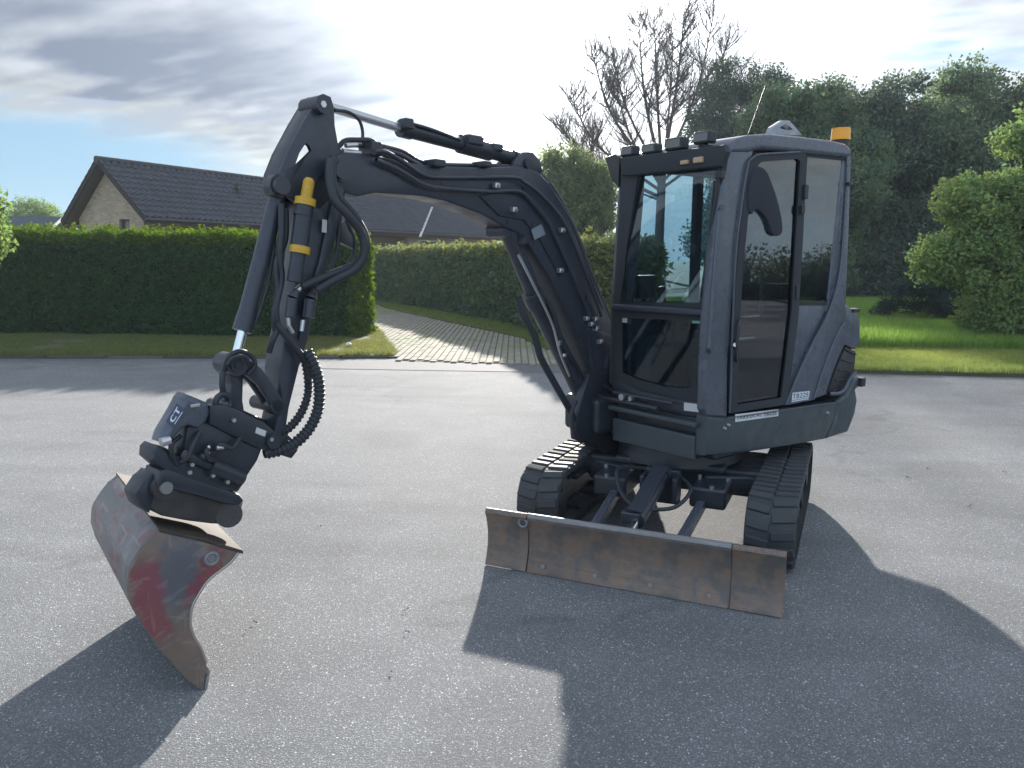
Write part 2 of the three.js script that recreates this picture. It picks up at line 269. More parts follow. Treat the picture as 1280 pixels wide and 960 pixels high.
const cl = {
  hedge: clump(16, 0.10, 0.065, 0.032, 3), beech: clump(14, 0.13, 0.095, 0.06, 4), far: clump(20, 0.42, 0.17, 0.11, 5), mid: clump(14, 0.24, 0.13, 0.085, 6), maple: clump(16, 0.16, 0.075, 0.05, 7),
  needle: clump(26, 0.16, 0.14, 0.014, 8), dark: clump(16, 0.36, 0.17, 0.11, 9),
};
// hedges: a dense inner mass of twigs with leaves all over it
function hedge(name, label, pts, h0, h1, width, o) {            // pts: front foot line [x, z] from left to right
  const t = thing(name, label, 'hedge', [0, 0, 0], 0), R = rng(o.seed), core = [], spots = [];
  for (let i = 0; i < pts.length - 1; i++) {
    const [a, b] = [pts[i], pts[i + 1]], L = Math.hypot(b[0] - a[0], b[1] - a[1]), dx = (b[0] - a[0]) / L, dz = (b[1] - a[1]) / L, nx = -dz * -1, nz = -dx;   // n points to the back
    const bx = dz, bz = -dx, back = (s, w) => [a[0] + dx * s + bx * w, a[1] + dz * s + bz * w];
    const h = (s) => mix(h0, h1, (i + s / L) / (pts.length - 1));
    const A = back(0.1, 0.12), B = back(L - 0.1, 0.12), Cc = back(L - 0.1, width - 0.1), Dd = back(0.1, width - 0.1);
    core.push(slabOf([A, B, Cc, Dd], 0, Math.min(h(0), h(L)) - 0.14));
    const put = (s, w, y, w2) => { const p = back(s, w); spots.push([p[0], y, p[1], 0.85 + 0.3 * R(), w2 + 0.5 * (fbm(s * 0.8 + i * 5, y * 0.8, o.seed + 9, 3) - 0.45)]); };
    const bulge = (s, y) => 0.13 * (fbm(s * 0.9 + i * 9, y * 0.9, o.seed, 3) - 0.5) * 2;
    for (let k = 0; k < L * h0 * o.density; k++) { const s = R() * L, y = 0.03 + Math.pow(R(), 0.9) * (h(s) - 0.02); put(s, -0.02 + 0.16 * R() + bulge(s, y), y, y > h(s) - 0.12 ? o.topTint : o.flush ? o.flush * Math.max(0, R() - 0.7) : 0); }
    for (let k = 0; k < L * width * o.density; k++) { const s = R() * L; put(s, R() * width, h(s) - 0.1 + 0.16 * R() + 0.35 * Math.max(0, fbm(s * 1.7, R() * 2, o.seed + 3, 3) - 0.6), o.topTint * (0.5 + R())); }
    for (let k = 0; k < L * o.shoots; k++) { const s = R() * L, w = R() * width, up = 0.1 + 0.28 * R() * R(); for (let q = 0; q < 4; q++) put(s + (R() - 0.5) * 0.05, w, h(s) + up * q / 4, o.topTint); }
    if (i === pts.length - 2) for (let k = 0; k < width * h0 * o.density * 1.3; k++) { const y = R() * h(L); const p = back(L - 0.06 + 0.14 * R(), R() * width); spots.push([p[0], y, p[1], 1, o.topTint]); }
    if (i === 0) for (let k = 0; k < width * h0 * o.density; k++) { const p = back(-0.1 + 0.15 * R(), R() * width); spots.push([p[0], R() * h(0), p[1], 1, 0]); }
  }
  mesh('branches', core, std(C(0.02, 0.022, 0.012), 1), t);
  foliage('leaves', o.clump, o.mat, spots, t, 0.55, o.seed);
  return t;
}
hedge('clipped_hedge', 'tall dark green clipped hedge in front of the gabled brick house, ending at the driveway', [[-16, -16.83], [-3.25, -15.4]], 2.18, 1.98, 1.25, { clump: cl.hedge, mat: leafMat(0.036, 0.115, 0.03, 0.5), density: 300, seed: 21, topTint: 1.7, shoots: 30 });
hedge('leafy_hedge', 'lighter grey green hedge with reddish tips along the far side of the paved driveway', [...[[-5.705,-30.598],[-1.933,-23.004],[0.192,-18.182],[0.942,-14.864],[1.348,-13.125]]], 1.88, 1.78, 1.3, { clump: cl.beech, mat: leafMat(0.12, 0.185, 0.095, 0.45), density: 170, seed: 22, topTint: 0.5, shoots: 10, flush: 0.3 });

// grass: blades in tufts, thick and tall on the right, thin and worn on the left verge
function tuft(n, h, spread, seed) { const R = rng(seed), pos = []; for (let i = 0; i < n; i++) { const a = R() * 6.28, x = (R() - 0.5) * spread, z = (R() - 0.5) * spread, hh = h * (0.5 + 0.6 * R()), lean = hh * 0.35 * R(), w = 0.0035 + h * 0.008; const c = Math.cos(a), s = Math.sin(a); pos.push(x - c * w, 0, z - s * w, x + c * w, 0, z + s * w, x - s * lean * 0.4, hh * 0.6, z + c * lean * 0.4, x - s * lean * 0.4, hh * 0.6, z + c * lean * 0.4, x + c * w * 0.9 - s * lean * 0.4, hh * 0.55, z + s * w + c * lean * 0.4, x - s * lean, hh, z + c * lean); } const g = new THREE.BufferGeometry(); g.setAttribute('position', new THREE.Float32BufferAttribute(pos, 3)); g.computeVertexNormals(); return g; }
function grass(name, label, geo, mat, n, seed, place) {
  const R = rng(seed), im = new THREE.InstancedMesh(geo, mat, n), m = new THREE.Matrix4(), q = new THREE.Quaternion(), c = new THREE.Color(), up = V(0, 1, 0);
  for (let i = 0; i < n; i++) { const [x, z, s, dry] = place(R); q.setFromAxisAngle(up, R() * 6.28); m.compose(V(x, 0.045, z), q, V(1, s, 1)); im.setMatrixAt(i, m); const t = 0.7 + 0.6 * R(); im.setColorAt(i, c.setRGB(t * (1 + dry * 0.9), t * (1 + dry * 0.15), t * (1 - dry * 0.2))); }
  im.name = name; im.userData = { kind: 'stuff', label, category: 'grass' }; im.castShadow = im.receiveShadow = true; scene.add(im);
}
const grassMat = leafMat(0.21, 0.29, 0.065, 0.6), inPoly = (P, x, z) => { let c = false; for (let i = 0, j = P.length - 1; i < P.length; j = i++) { const [xi, zi] = P[i], [xj, zj] = P[j]; if ((zi > z) !== (zj > z) && x < (xj - xi) * (z - zi) / (zj - zi) + xi) c = !c; } return c; };
grass('verge_grass', 'thin worn grass between the kerb and the dark green hedge', tuft(9, 0.06, 0.11, 1), leafMat(0.15, 0.2, 0.06, 0.5), 26000, 31, (R) => { for (;;) { const x = -15 + 13.5 * R(), z = edgeZ(x) - 0.03 - 4.6 * Math.pow(R(), 1.2); if (!inPoly(V_L, x, z)) continue; const bare = fbm(x * 1.3, z * 1.3, 4, 3); if (bare < 0.27) continue; const lip = z > edgeZ(x) - 0.35 && R() < 0.5 ? 1.9 : 1; return [x, z, (0.5 + 0.8 * bare) * lip, x > -4.5 ? 0.7 * R() : 0.35 * R()]; } });
grass('mown_grass', 'short mown grass strip along the right edge of the road', tuft(9, 0.085, 0.12, 2), leafMat(0.3, 0.38, 0.1, 0.62), 34000, 32, (R) => { for (;;) { const x = 1 + 15 * R(), z = edgeZ(x) - 0.04 - 3.1 * R(); if (!inPoly(V_R, x, z)) continue; const d = edgeZ(x) - z; return [x, z, d < 0.5 ? 1.0 : 0.75, d > 1.0 ? 0.28 * R() : 0.05]; } });
grass('tall_grass', 'tall bright green meadow grass behind the mown strip, right of the excavator', tuft(12, 0.34, 0.24, 3), leafMat(0.23, 0.38, 0.07, 0.62), 30000, 33, (R) => { for (;;) { const x = 2.5 + 19 * R(), z = edgeZ(x) - 2.95 - 17 * Math.pow(R(), 1.5); const n = fbm(x * 0.7, z * 0.7, 7, 3); return [x, z, (0.55 + 0.75 * n) * (edgeZ(x) - z < 4.2 ? 1.0 : 0.72), 0.12 * R()]; } });
grass('drive_edge_grass', 'grass strip between the driveway pavers and the leafy hedge', tuft(9, 0.07, 0.12, 4), grassMat, 9000, 34, (R) => { for (;;) { const x = -5.5 + 7.5 * R(), z = -10.8 - 19 * R(); if (!inPoly(V_R, x, z) || x > 1.9) continue; if (x > mix(-4.4, 2.2, (z + 29) / 16) + 0.9) continue; return [x, z, 0.8, 0.25 * R()]; } });

// ---------------------------------------------------------------- trees and shrubs
const G1 = { wood: leafMat(0.145, 0.205, 0.11, 0.5), dark: leafMat(0.11, 0.145, 0.095, 0.44), light: leafMat(0.2, 0.3, 0.08, 0.55), maple: leafMat(0.25, 0.35, 0.11, 0.62), shrub: leafMat(0.22, 0.27, 0.11, 0.6), spruce: leafMat(0.035, 0.06, 0.05, 0.1) };
const woodSpots = [
  // picture column, distance, crown half width, top height, label
  [-1, 11.6, -33.5, 2.9, 9.3, 'first wood tree right behind the cab roof, dark green'],
  [0, 14.0, -35, 2.7, 9.6, 'dark wood tree just right of the orange beacon'],
  [1, 16.6, -36, 2.8, 10.4, 'rounded dark wood tree in the middle of the wood edge'],
  [2, 19.2, -36, 2.7, 10.3, 'dark wood tree left of the tallest one in the wood edge'],
  [3, 21.8, -36.5, 2.8, 11.1, 'tallest dark tree of the wood edge, above the bright leafy tree'],
  [4, 24.4, -36, 2.8, 10.3, 'wood tree at the right frame edge above the bright leafy tree'],
  [5, 27.0, -36, 2.8, 10.6, 'outermost wood tree partly outside the right frame edge'],
  [6, 23.5, -58, 4.2, 15.6, 'second row wood tree rising behind the orange beacon'],
  [7, 18.4, -44, 3.2, 12.0, 'second row wood tree behind the middle of the wood edge'],
  [8, 23.8, -44, 3.2, 12.4, 'second row wood tree behind the tallest tree'],
  [9, 29.0, -44, 3.2, 12.4, 'second row wood tree behind the outermost one'],
];
for (const [k, x, z, r, h0, label] of woodSpots) {
  const h = h0 * 0.93;
  const R = rng(300 + k), cr = [];
  for (let q = 0; q < 7; q++) { const y = h * (0.16 + 0.12 * q), w = r * (q > 4 ? 0.75 - 0.12 * (q - 4) : 1); cr.push([(R() - 0.5) * r * 0.9, Math.min(y, h - 1.1), (R() - 0.5) * r * 0.7, w * (0.75 + 0.4 * R()), 1.3 + 0.5 * R(), w * 0.8]); }
  tree('wood_tree', label, [x, 0, z], h, cr, { clump: cl.far, mat: k % 3 === 1 ? G1.dark : G1.wood, n: 3600, seed: 300 + k, gap: 0.37, trunk: 0.22, tint: 0.7, scale: 1.6, group: 'trees of the dark wood edge' });
}
{ // undergrowth that closes the foot of the wood
  const R = rng(88), s = []; for (let i = 0; i < 5200; i++) { const x = 12 + 24 * R(), z = -32.6 - 3.2 * R(); s.push([x, 0.1 + 2.6 * R() * (0.6 + 0.5 * fbm(x * 0.6, 2, 3, 3)), z]); }
  const u = foliage('undergrowth', cl.far, G1.dark, s, scene, 0.6, 9); u.userData = { kind: 'stuff', label: 'dark undergrowth closing the foot of the wood', category: 'undergrowth' };
}
tree('ivy_tree', 'dark leafy tree with gaps of sky standing behind the cab roof', [15.4, -1.1, -55], 17.5, [[0.3, 12.6, 0, 3.0, 3.4, 2.6], [-1.6, 11.0, 0, 2.4, 2.6, 2], [2.0, 13.6, 0, 2.3, 2.4, 2], [-0.8, 14.7, 0, 2.2, 1.5, 2], [0.9, 9.2, 0, 3.2, 2.6, 2.4], [3.4, 10.5, 0, 2.4, 2.8, 2], [2.6, 7.5, 0, 3.2, 2.6, 2.4]], { clump: cl.dark, mat: G1.dark, n: 2900, seed: 41, gap: 0.5, trunk: 0.3, tint: 0.5, scale: 1.3 });
tree('loose_tree', 'pale green loose tree between the boom and the cab, behind the leafy hedge', [2.75, 0, -33], 7.2, [[-0.7, 5.4, 0, 0.9, 1.1, 0.9], [0.4, 4.6, 0, 1.2, 1.5, 1], [-1.0, 3.6, 0.2, 1.3, 1.5, 1], [0.3, 2.8, 0.3, 1.4, 1.6, 1.1], [0.7, 3.9, -0.2, 0.9, 1.3, 1]], { clump: cl.mid, mat: G1.shrub, n: 3000, seed: 42, gap: 0.42, trunk: 0.1 });
tree('leafy_tree', 'bright light green leafy tree at the right frame edge beside the tall grass', [9.75, 0, -14.6], 4.1, [[-0.9, 2.6, 0.2, 0.95, 0.62, 0.8], [0.1, 2.75, 0, 1.1, 0.55, 0.9], [-1.35, 1.65, 0.2, 0.85, 0.5, 0.7], [-0.5, 1.9, 0.3, 1.1, 0.7, 0.9], [-0.3, 1.0, 0.3, 1.0, 0.7, 0.9], [-0.6, 0.6, 0.4, 0.7, 0.4, 0.6], [0.3, 0.6, 0.5, 0.9, 0.5, 0.6], [0.7, 1.6, 0, 1.0, 1.0, 1], [-0.35, 3.75, 0, 0.5, 0.42, 0.4], [0.3, 3.95, 0, 0.7, 0.55, 0.5]], { clump: cl.maple, mat: G1.maple, n: 5600, seed: 44, gap: 0.47, trunk: 0.09, scale: 0.6, tint: 0.6 });
tree('young_tree', 'light green young tree at the left frame edge before the dark hedge', [-9.0, 0, -12.9], 3.2, [[0.0, 2.05, 0, 0.52, 0.5, 0.5], [0.1, 2.55, 0, 0.35, 0.28, 0.4], [-0.3, 1.7, 0, 0.5, 0.4, 0.5]], { clump: cl.maple, mat: G1.light, n: 420, seed: 45, gap: 0.4, trunk: 0.05, scale: 0.5 });
tree('round_tree', 'round green tree in the distance left of the gabled house', [-37.0, 0, -60], 6.6, [[0, 4.0, 0, 2.2, 2.4, 2], [-1.1, 3.4, 0, 1.4, 1.7, 1.5], [1.1, 3.5, 0, 1.4, 1.8, 1.5]], { clump: cl.mid, mat: G1.light, n: 1900, seed: 46, gap: 0.38, trunk: 0.2 });
tree('round_tree', 'yellowish green tree beyond the dark shed at the far left', [-36.5, 0, -56], 5.6, [[-2.4, 3.4, 0, 1.2, 1.5, 1.3], [-3.3, 2.8, 0, 1.4, 1.6, 1.3]], { clump: cl.mid, mat: G1.light, n: 1100, seed: 47, gap: 0.4, trunk: 0.15 });
tree('slender_shrub', 'slender grey green shrub against the left eave of the house', [-24.5, 0, -43.5], 4.0, [[0, 3.0, 0, 0.5, 1.0, 0.5], [0.3, 2.2, 0, 0.8, 0.9, 0.6], [1.2, 1.9, 0, 0.9, 0.7, 0.6]], { clump: cl.mid, mat: G1.shrub, n: 420, seed: 48, gap: 0.4, trunk: 0.06, category: 'shrub' });
{ // low spruce: tiers of drooping boughs
  const t = thing('low_spruce', 'low dark blue green spruce at the foot of the bright leafy tree', 'shrub', [10.7, 0, -19.6]), R = rng(51), s = [], gs = [limb([0, -0.05, 0], [0, 1.1, 0], 0.05, 0.015)];
  for (let k = 0; k < 26; k++) { const a = R() * 6.28, y = 0.25 + 0.75 * R(), l = 1.55 - y * 0.75; const tip = [Math.cos(a) * l, y - 0.12 + 0.1 * R(), Math.sin(a) * l]; gs.push(limb([0, y, 0], tip, 0.016, 0.004)); for (let q = 0; q < 16; q++) { const f = 0.2 + 0.8 * R(); s.push([tip[0] * f + (R() - 0.5) * 0.16, mix(y, tip[1], f) + (R() - 0.5) * 0.06, tip[2] * f + (R() - 0.5) * 0.16]); } }
  mesh('trunk', gs, bark, t); foliage('needles', cl.needle, G1.spruce, s, t, 0.4, 5);
}
{ // bare tree: limbs fan out from the fork, side branches and fine twigs sweep upwards
  const t = thing('bare_tree', 'tall bare tree with fine upswept twigs against the bright sky', 'tree', [11.75, 0, -62]), R = rng(64), big = [], twigs = [];
  const curve = (list, a, b, sag, r1, r2, n, seg) => { const m = a.clone().lerp(b, 0.55).add(sag), c = new THREE.CatmullRomCurve3([a, m, b]), p = c.getPoints(n); for (let i = 0; i < n; i++) list.push(bar(p[i].toArray(), p[i + 1].toArray(), mix(r1, r2, i / n), mix(r1, r2, (i + 1) / n), seg)); return c; };
  big.push(bar([0, -0.2, 0], [0.1, 8.4, 0], 0.42, 0.33, 9));
  const ends = [[-8.3, 12.3, 0.21], [-7.4, 14.6, 0.18], [-5.9, 17.4, 0.22], [-4.2, 19.2, 0.17], [-2.2, 20.6, 0.22], [-0.4, 21.8, 0.19], [1.5, 21.6, 0.22], [3.4, 20.8, 0.18], [5.2, 19.5, 0.2], [6.8, 17.8, 0.17], [8.0, 15.4, 0.17], [-6.6, 11.2, 0.12], [0.6, 18.6, 0.15], [-3.2, 16.0, 0.14]];
  for (const [x, y, r] of ends) {
    const a = V(0.1, 6.2 + 2.4 * (y - 11) / 11, 0), b = V(x, y * 0.955, (R() - 0.5) * 7), c = curve(big, a, b, V(x * 0.16, -0.5 + 0.6 * R(), 0), r * 0.8, 0.028, 9, 6);
    for (let k = 0; k < 32; k++) {
      const f = 0.26 + 0.72 * R(), p = c.getPoint(f), tan = c.getTangent(f), d = tan.clone().multiplyScalar(0.55).add(V((R() - 0.5) * 2.6, 0.1 + 0.4 * R(), (R() - 0.5) * 2.4)).normalize(), l = (3.4 - 1.9 * f) * (0.6 + 0.6 * R());
      const q = curve(big, p, p.clone().addScaledVector(d, l).add(V(0, 0.25 * l, 0)), V((R() - 0.5) * 0.3, -0.12 * l, 0), 0.042, 0.018, 4, 4);
      for (let j = 0; j < 15; j++) { const g = 0.15 + 0.85 * R(), o = q.getPoint(g), e = q.getTangent(g).add(V((R() - 0.5) * 2.2, 0.15 + 0.4 * R(), (R() - 0.5) * 2)).normalize(), n = 0.6 + 1.0 * R(); curve(twigs, o, o.clone().addScaledVector(e, n).add(V(0, 0.2 * n, 0)), V(0, -0.05, 0), 0.0155, 0.009, 2, 3); }
    }
  }
  const bm = std(C(0.13, 0.095, 0.08), 0.95); mesh('trunk', big, bm, t); const tw = mesh('twigs', twigs, bm, t); tw.userData.kind = 'stuff';
}

// ---------------------------------------------------------------- house beyond the hedges
{
  const W = 4.5, L = 25, eh = 3, rise = 2.0, sl = Math.atan2(rise, W / 2);
  const h = thing('gabled_house', 'long single storey brick house with dark tiled gable roof behind the hedges', 'house', [-12.316, 0, -26], 62 * D2R);
  const brickTex = tex(1024, 1024, (u, v) => { const row = Math.floor(v * 64), off = (row & 1) * 0.5, bx = u * 20 + off, fx = bx - Math.floor(bx), fy = v * 64 - row; const joint = fx < 0.05 || fy < 0.16; const t = 0.8 + 0.4 * hash(Math.floor(bx) % 20, row, 3) + 0.2 * (fbm(u * 30, v * 30, 2, 3, 30) - 0.5); return joint ? [0.36, 0.32, 0.26] : [0.37 * t, 0.28 * t, 0.2 * t]; }, 0.22);
  const brick = std(0xffffff, 0.92, { map: brickTex }), wood = std(C(0.06, 0.03, 0.022), 0.7), dark = std(C(0.018, 0.017, 0.018), 0.8), tile = std(C(0.036, 0.04, 0.054), 0.6, { map: grime }), pale = std(C(0.6, 0.58, 0.54), 0.6);
  // gable wall with a slit window, set back under the verge
  const gx = 0.42, win = [[-1.889,3.013], [-1.329,3], [-1.39,2.509], [-1.953,2.518]];
  const apex = eh + rise - 0.2;
  const wall = mesh('wall', [plate([[-0.35, -0.1], [-W + 0.35, -0.1], [-W + 0.35, eh + 0.08], [-W / 2, apex], [-0.35, eh + 0.08]], gx, gx + 0.3, { bevel: 0, holes: [win] }),
    box(0.9, eh / 2 - 0.12, -0.5, 0.96, eh - 0.1, 0.3, 0.01), box(10.3, eh / 2 - 0.12, -1.5, 11.5, eh - 0.1, 0.28, 0.01), box(20, eh / 2 - 0.12, -0.5, 9, eh - 0.1, 0.3, 0.01), box(12.5, eh / 2 - 0.12, -W + 0.5, 24, eh - 0.1, 0.3, 0.01), box(6.9, eh / 2 - 0.12, -0.55, 0.6, eh - 0.1, 0.4, 0.01)], brick, h);
  const w1 = mesh('window', plate(win, gx + 0.1, gx + 0.16, { bevel: 0, holes: [win.map(([z, y], i) => [z + (i === 0 || i === 3 ? 0.07 : -0.07), y + (i < 2 ? -0.07 : 0.07)])] }), wood, h);
  mesh('pane', plate(win, gx + 0.13, gx + 0.14, { bevel: 0 }), std(C(0.05, 0.05, 0.07), 0.05), w1);
  // windows and dark openings under the long eave
  const win2 = (x, y0, y1, w, z, fr) => { const f = mesh('window', front([[x, y0], [x + w, y0], [x + w, y1], [x, y1]], z, z + 0.06, { bevel: 0, holes: [[[x + 0.07, y0 + 0.07], [x + w - 0.07, y0 + 0.07], [x + w - 0.07, y1 - 0.07], [x + 0.07, y1 - 0.07]]] }), fr, h); mesh('pane', front([[x, y0], [x + w, y0], [x + w, y1], [x, y1]], z + 0.02, z + 0.03, { bevel: 0 }), std(C(0.04, 0.045, 0.05), 0.04), f); };
  win2(11.2, 1.2, eh - 0.35, 1.5, -1.34, pale); win2(16.4, 1.2, eh - 0.35, 1.9, -0.34, pale); win2(19.6, 1.2, eh - 0.35, 1.6, -0.34, pale);
  mesh('ceiling', box(12.6, eh - 0.22, -W / 2, 24, 0.06, W - 0.9), wood, h);
  mesh('fascia', [box(L / 2, eh - 0.14, -0.02, L, 0.2, 0.04), box(L / 2, eh - 0.14, -W + 0.02, L, 0.2, 0.04)], wood, h);
  mesh('gutter', bar([0, eh - 0.05, 0.06], [L, eh - 0.05, 0.06], 0.06, 0.06, 10), std(C(0.05, 0.05, 0.055), 0.5), h);
  // roof: boards, verge boards, rows of tiles with a rounded ridge
  const sll = Math.hypot(W / 2, rise), deck = (s) => { const g = new THREE.BoxGeometry(L, 0.06, sll + 0.12); g.rotateX(s * sl); g.translate(L / 2, eh + rise / 2 - 0.04, s > 0 ? -W / 4 : -3 * W / 4); return g; };
  const roof = mesh('roof', [deck(1), deck(-1)], std(C(0.1, 0.085, 0.07), 0.9), h);
  const verge = (s) => { const g = box(0.02, 0, 0, 0.04, 0.2, sll + 0.14, 0.008); g.rotateX(s * sl); g.translate(0, eh + rise / 2 - 0.02, s > 0 ? -W / 4 : -3 * W / 4); return g; };
  mesh('verge_board', verge(1), dark, roof); mesh('verge_board', verge(-1), dark, roof);
  const tg = new THREE.BufferGeometry(); { const pos = [], n = 6, w = 0.27, d = 0.36, prof = (t) => 0.042 * Math.sin(t * 6.283 + 0.5); for (let i = 0; i < n; i++) { const a = i / n, b = (i + 1) / n, A = [(a - 0.5) * w, prof(a)], B = [(b - 0.5) * w, prof(b)]; pos.push(A[0], A[1] + 0.035, d / 2, B[0], B[1] + 0.035, d / 2, B[0], B[1], -d / 2, A[0], A[1] + 0.035, d / 2, B[0], B[1], -d / 2, A[0], A[1], -d / 2); pos.push(A[0], A[1] + 0.005, d / 2, B[0], B[1] + 0.005, d / 2, B[0], B[1] + 0.035, d / 2, A[0], A[1] + 0.005, d / 2, B[0], B[1] + 0.035, d / 2, A[0], A[1] + 0.035, d / 2); } tg.setAttribute('position', new THREE.Float32BufferAttribute(pos, 3)); tg.computeVertexNormals(); }
  const rows = 10, cols = Math.floor(L / 0.265), im = new THREE.InstancedMesh(tg, tile, rows * cols * 2), m4 = new THREE.Matrix4(), R = rng(14), c = new THREE.Color(); let q = 0;
  for (const s of [1, -1]) for (let k = 0; k < rows; k++) for (let i = 0; i < cols; i++) { const f = (k + 0.5) / rows, z = s > 0 ? -W / 2 * f + 0.02 : -W + W / 2 * f - 0.02, y = eh + rise * f + 0.045; const e = new THREE.Matrix4().makeRotationX(sl); if (s < 0) e.premultiply(new THREE.Matrix4().makeRotationY(Math.PI)); m4.copy(e); m4.setPosition(0.14 + i * 0.265, y + (R() - 0.5) * 0.006, z); im.setMatrixAt(q, m4); const t = 0.8 + 0.4 * R(); im.setColorAt(q++, c.setRGB(t, t, t)); }
  im.name = 'roof_tile'; im.userData.kind = 'stuff'; im.castShadow = im.receiveShadow = true; roof.add(im);
  const ridge = []; for (let i = 0; i < 58; i++) { const g = new THREE.CylinderGeometry(0.13, 0.125, 0.44, 10, 1, false); g.rotateZ(Math.PI / 2 + 0.02); g.translate(0.2 + i * 0.43, eh + rise + 0.02, -W / 2); ridge.push(g); }
  const rt = mesh('ridge_tile', ridge, tile, roof); rt.userData.kind = 'stuff';
  mesh('roof_vent', [bar([[5.427,4.432,-1.498], 0].flat().slice(0, 3), [[5.169,4.523,-1.207], 0].flat().slice(0, 3), 0.09, 0.09, 10)], dark, roof);
  const s1 = [15.488,2.769,0.396], s2 = [19.612,4.55,-1.608]; mesh('metal_strip', beam(s1, s2, 0.12, 0.03), pale, roof);
}
{ // low shed far left with a dark roof
  const s = thing('low_shed', 'low shed with a dark blue roof seen over the left end of the clipped hedge', 'shed', [-26.4, 0, -40.5], 0.1);
  mesh('wall', [box(0, 1.5, 0, 5.4, 3.0, 3.2, 0.02)], std(C(0.32, 0.29, 0.25), 0.9), s);
  const rf = mesh('roof', [front([[-1.75, 2.95], [-1.75, 3.12], [0, 3.85], [1.75, 3.12], [1.75, 2.95], [0, 3.65]], -2.9, 2.9, { bevel: 0.01 })].map((g) => { g.rotateY(Math.PI / 2); return g; }), std(C(0.035, 0.05, 0.075), 0.7), s);
  mesh('verge_board', [beam([2.92, 3.86, 0], [2.92, 3.05, 1.8], 0.05, 0.14), beam([2.92, 3.86, 0], [2.92, 3.05, -1.8], 0.05, 0.14)], std(C(0.5, 0.5, 0.5), 0.7), rf);
  mesh('verge_board', [beam([-2.92, 3.86, 0], [-2.92, 3.05, 1.8], 0.05, 0.14)], std(C(0.5, 0.5, 0.5), 0.7), rf);
}
{ // trees and bushes across the road, off to the right of the camera; the door window mirrors them
  const R = rng(99), s = []; for (let i = 0; i < 7000; i++) { const z = -34 + 52 * R(), x = 30 + 4 * R() + 0.1 * z; s.push([x, 0.1 + 3.0 * R() * R() * (0.5 + 0.7 * fbm(z * 0.25, 2, 3, 3)), z]); }
  const u = foliage('far_bushes', cl.far, G1.dark, s, scene, 0.6, 12); u.scale.set(1, 1, 1); u.userData = { kind: 'stuff', label: 'row of dark bushes mirrored in the cab door window', category: 'bushes' };
}

// ---------------------------------------------------------------- the excavator
const ex = thing('excavator', 'dark grey rubber tracked mini excavator with rusty dozer blade and bucket on a tilting rotator', 'excavator', [1.041, 0, -4.641]);
const frameOf = (deg, x = 1.041, z = -4.641) => ({ deg, x: x - 1.041, z: z + 4.641 });
const U = frameOf(24.2), S = frameOf(52), B = frameOf(41, 0.43, -4.65), K = frameOf(54, -1.1713, -2.6448);   // undercarriage, upper body, boom, bucket
function part(name, geos, mat, F) { const m = mesh(name, geos, mat, ex); m.position.set(F.x, 0, F.z); m.rotation.y = -F.deg * D2R; return m; }
const rustTex = tex(1024, 1024, (u, v) => {
  const n = fbm(u * 12, v * 12, 1, 6, 12), m = fbm(u * 44, v * 44, 6, 4, 44), s = fbm(u * 30, v * 7, 3, 4, 1);
  const r = sstep(0.4, 0.66, n * 0.6 + m * 0.4), w = sstep(0.62, 0.8, m * 0.5 + s * 0.5);
  let c = [mix(0.15, 0.21, r), mix(0.128, 0.14, r), mix(0.115, 0.102, r)];
  c = c.map((q, i) => mix(q, [0.36, 0.33, 0.29][i], w * 0.75)); const d = sstep(0.5, 0.3, n) * 0.18; const dr = sstep(0.6, 0.72, fbm(u * 60, v * 5, 7, 3, 5)) * 0.25; return c.map((q, i) => mix(q, [0.26, 0.2, 0.16][i], dr) * (1 - d));
}, 1.7);
M.rust = std(0xffffff, 0.72, { map: rustTex, metalness: 0.15, roughnessMap: grimeR });
M.rail = std(C(0.24, 0.24, 0.25), 0.55, { map: grime, metalness: 0.3 });

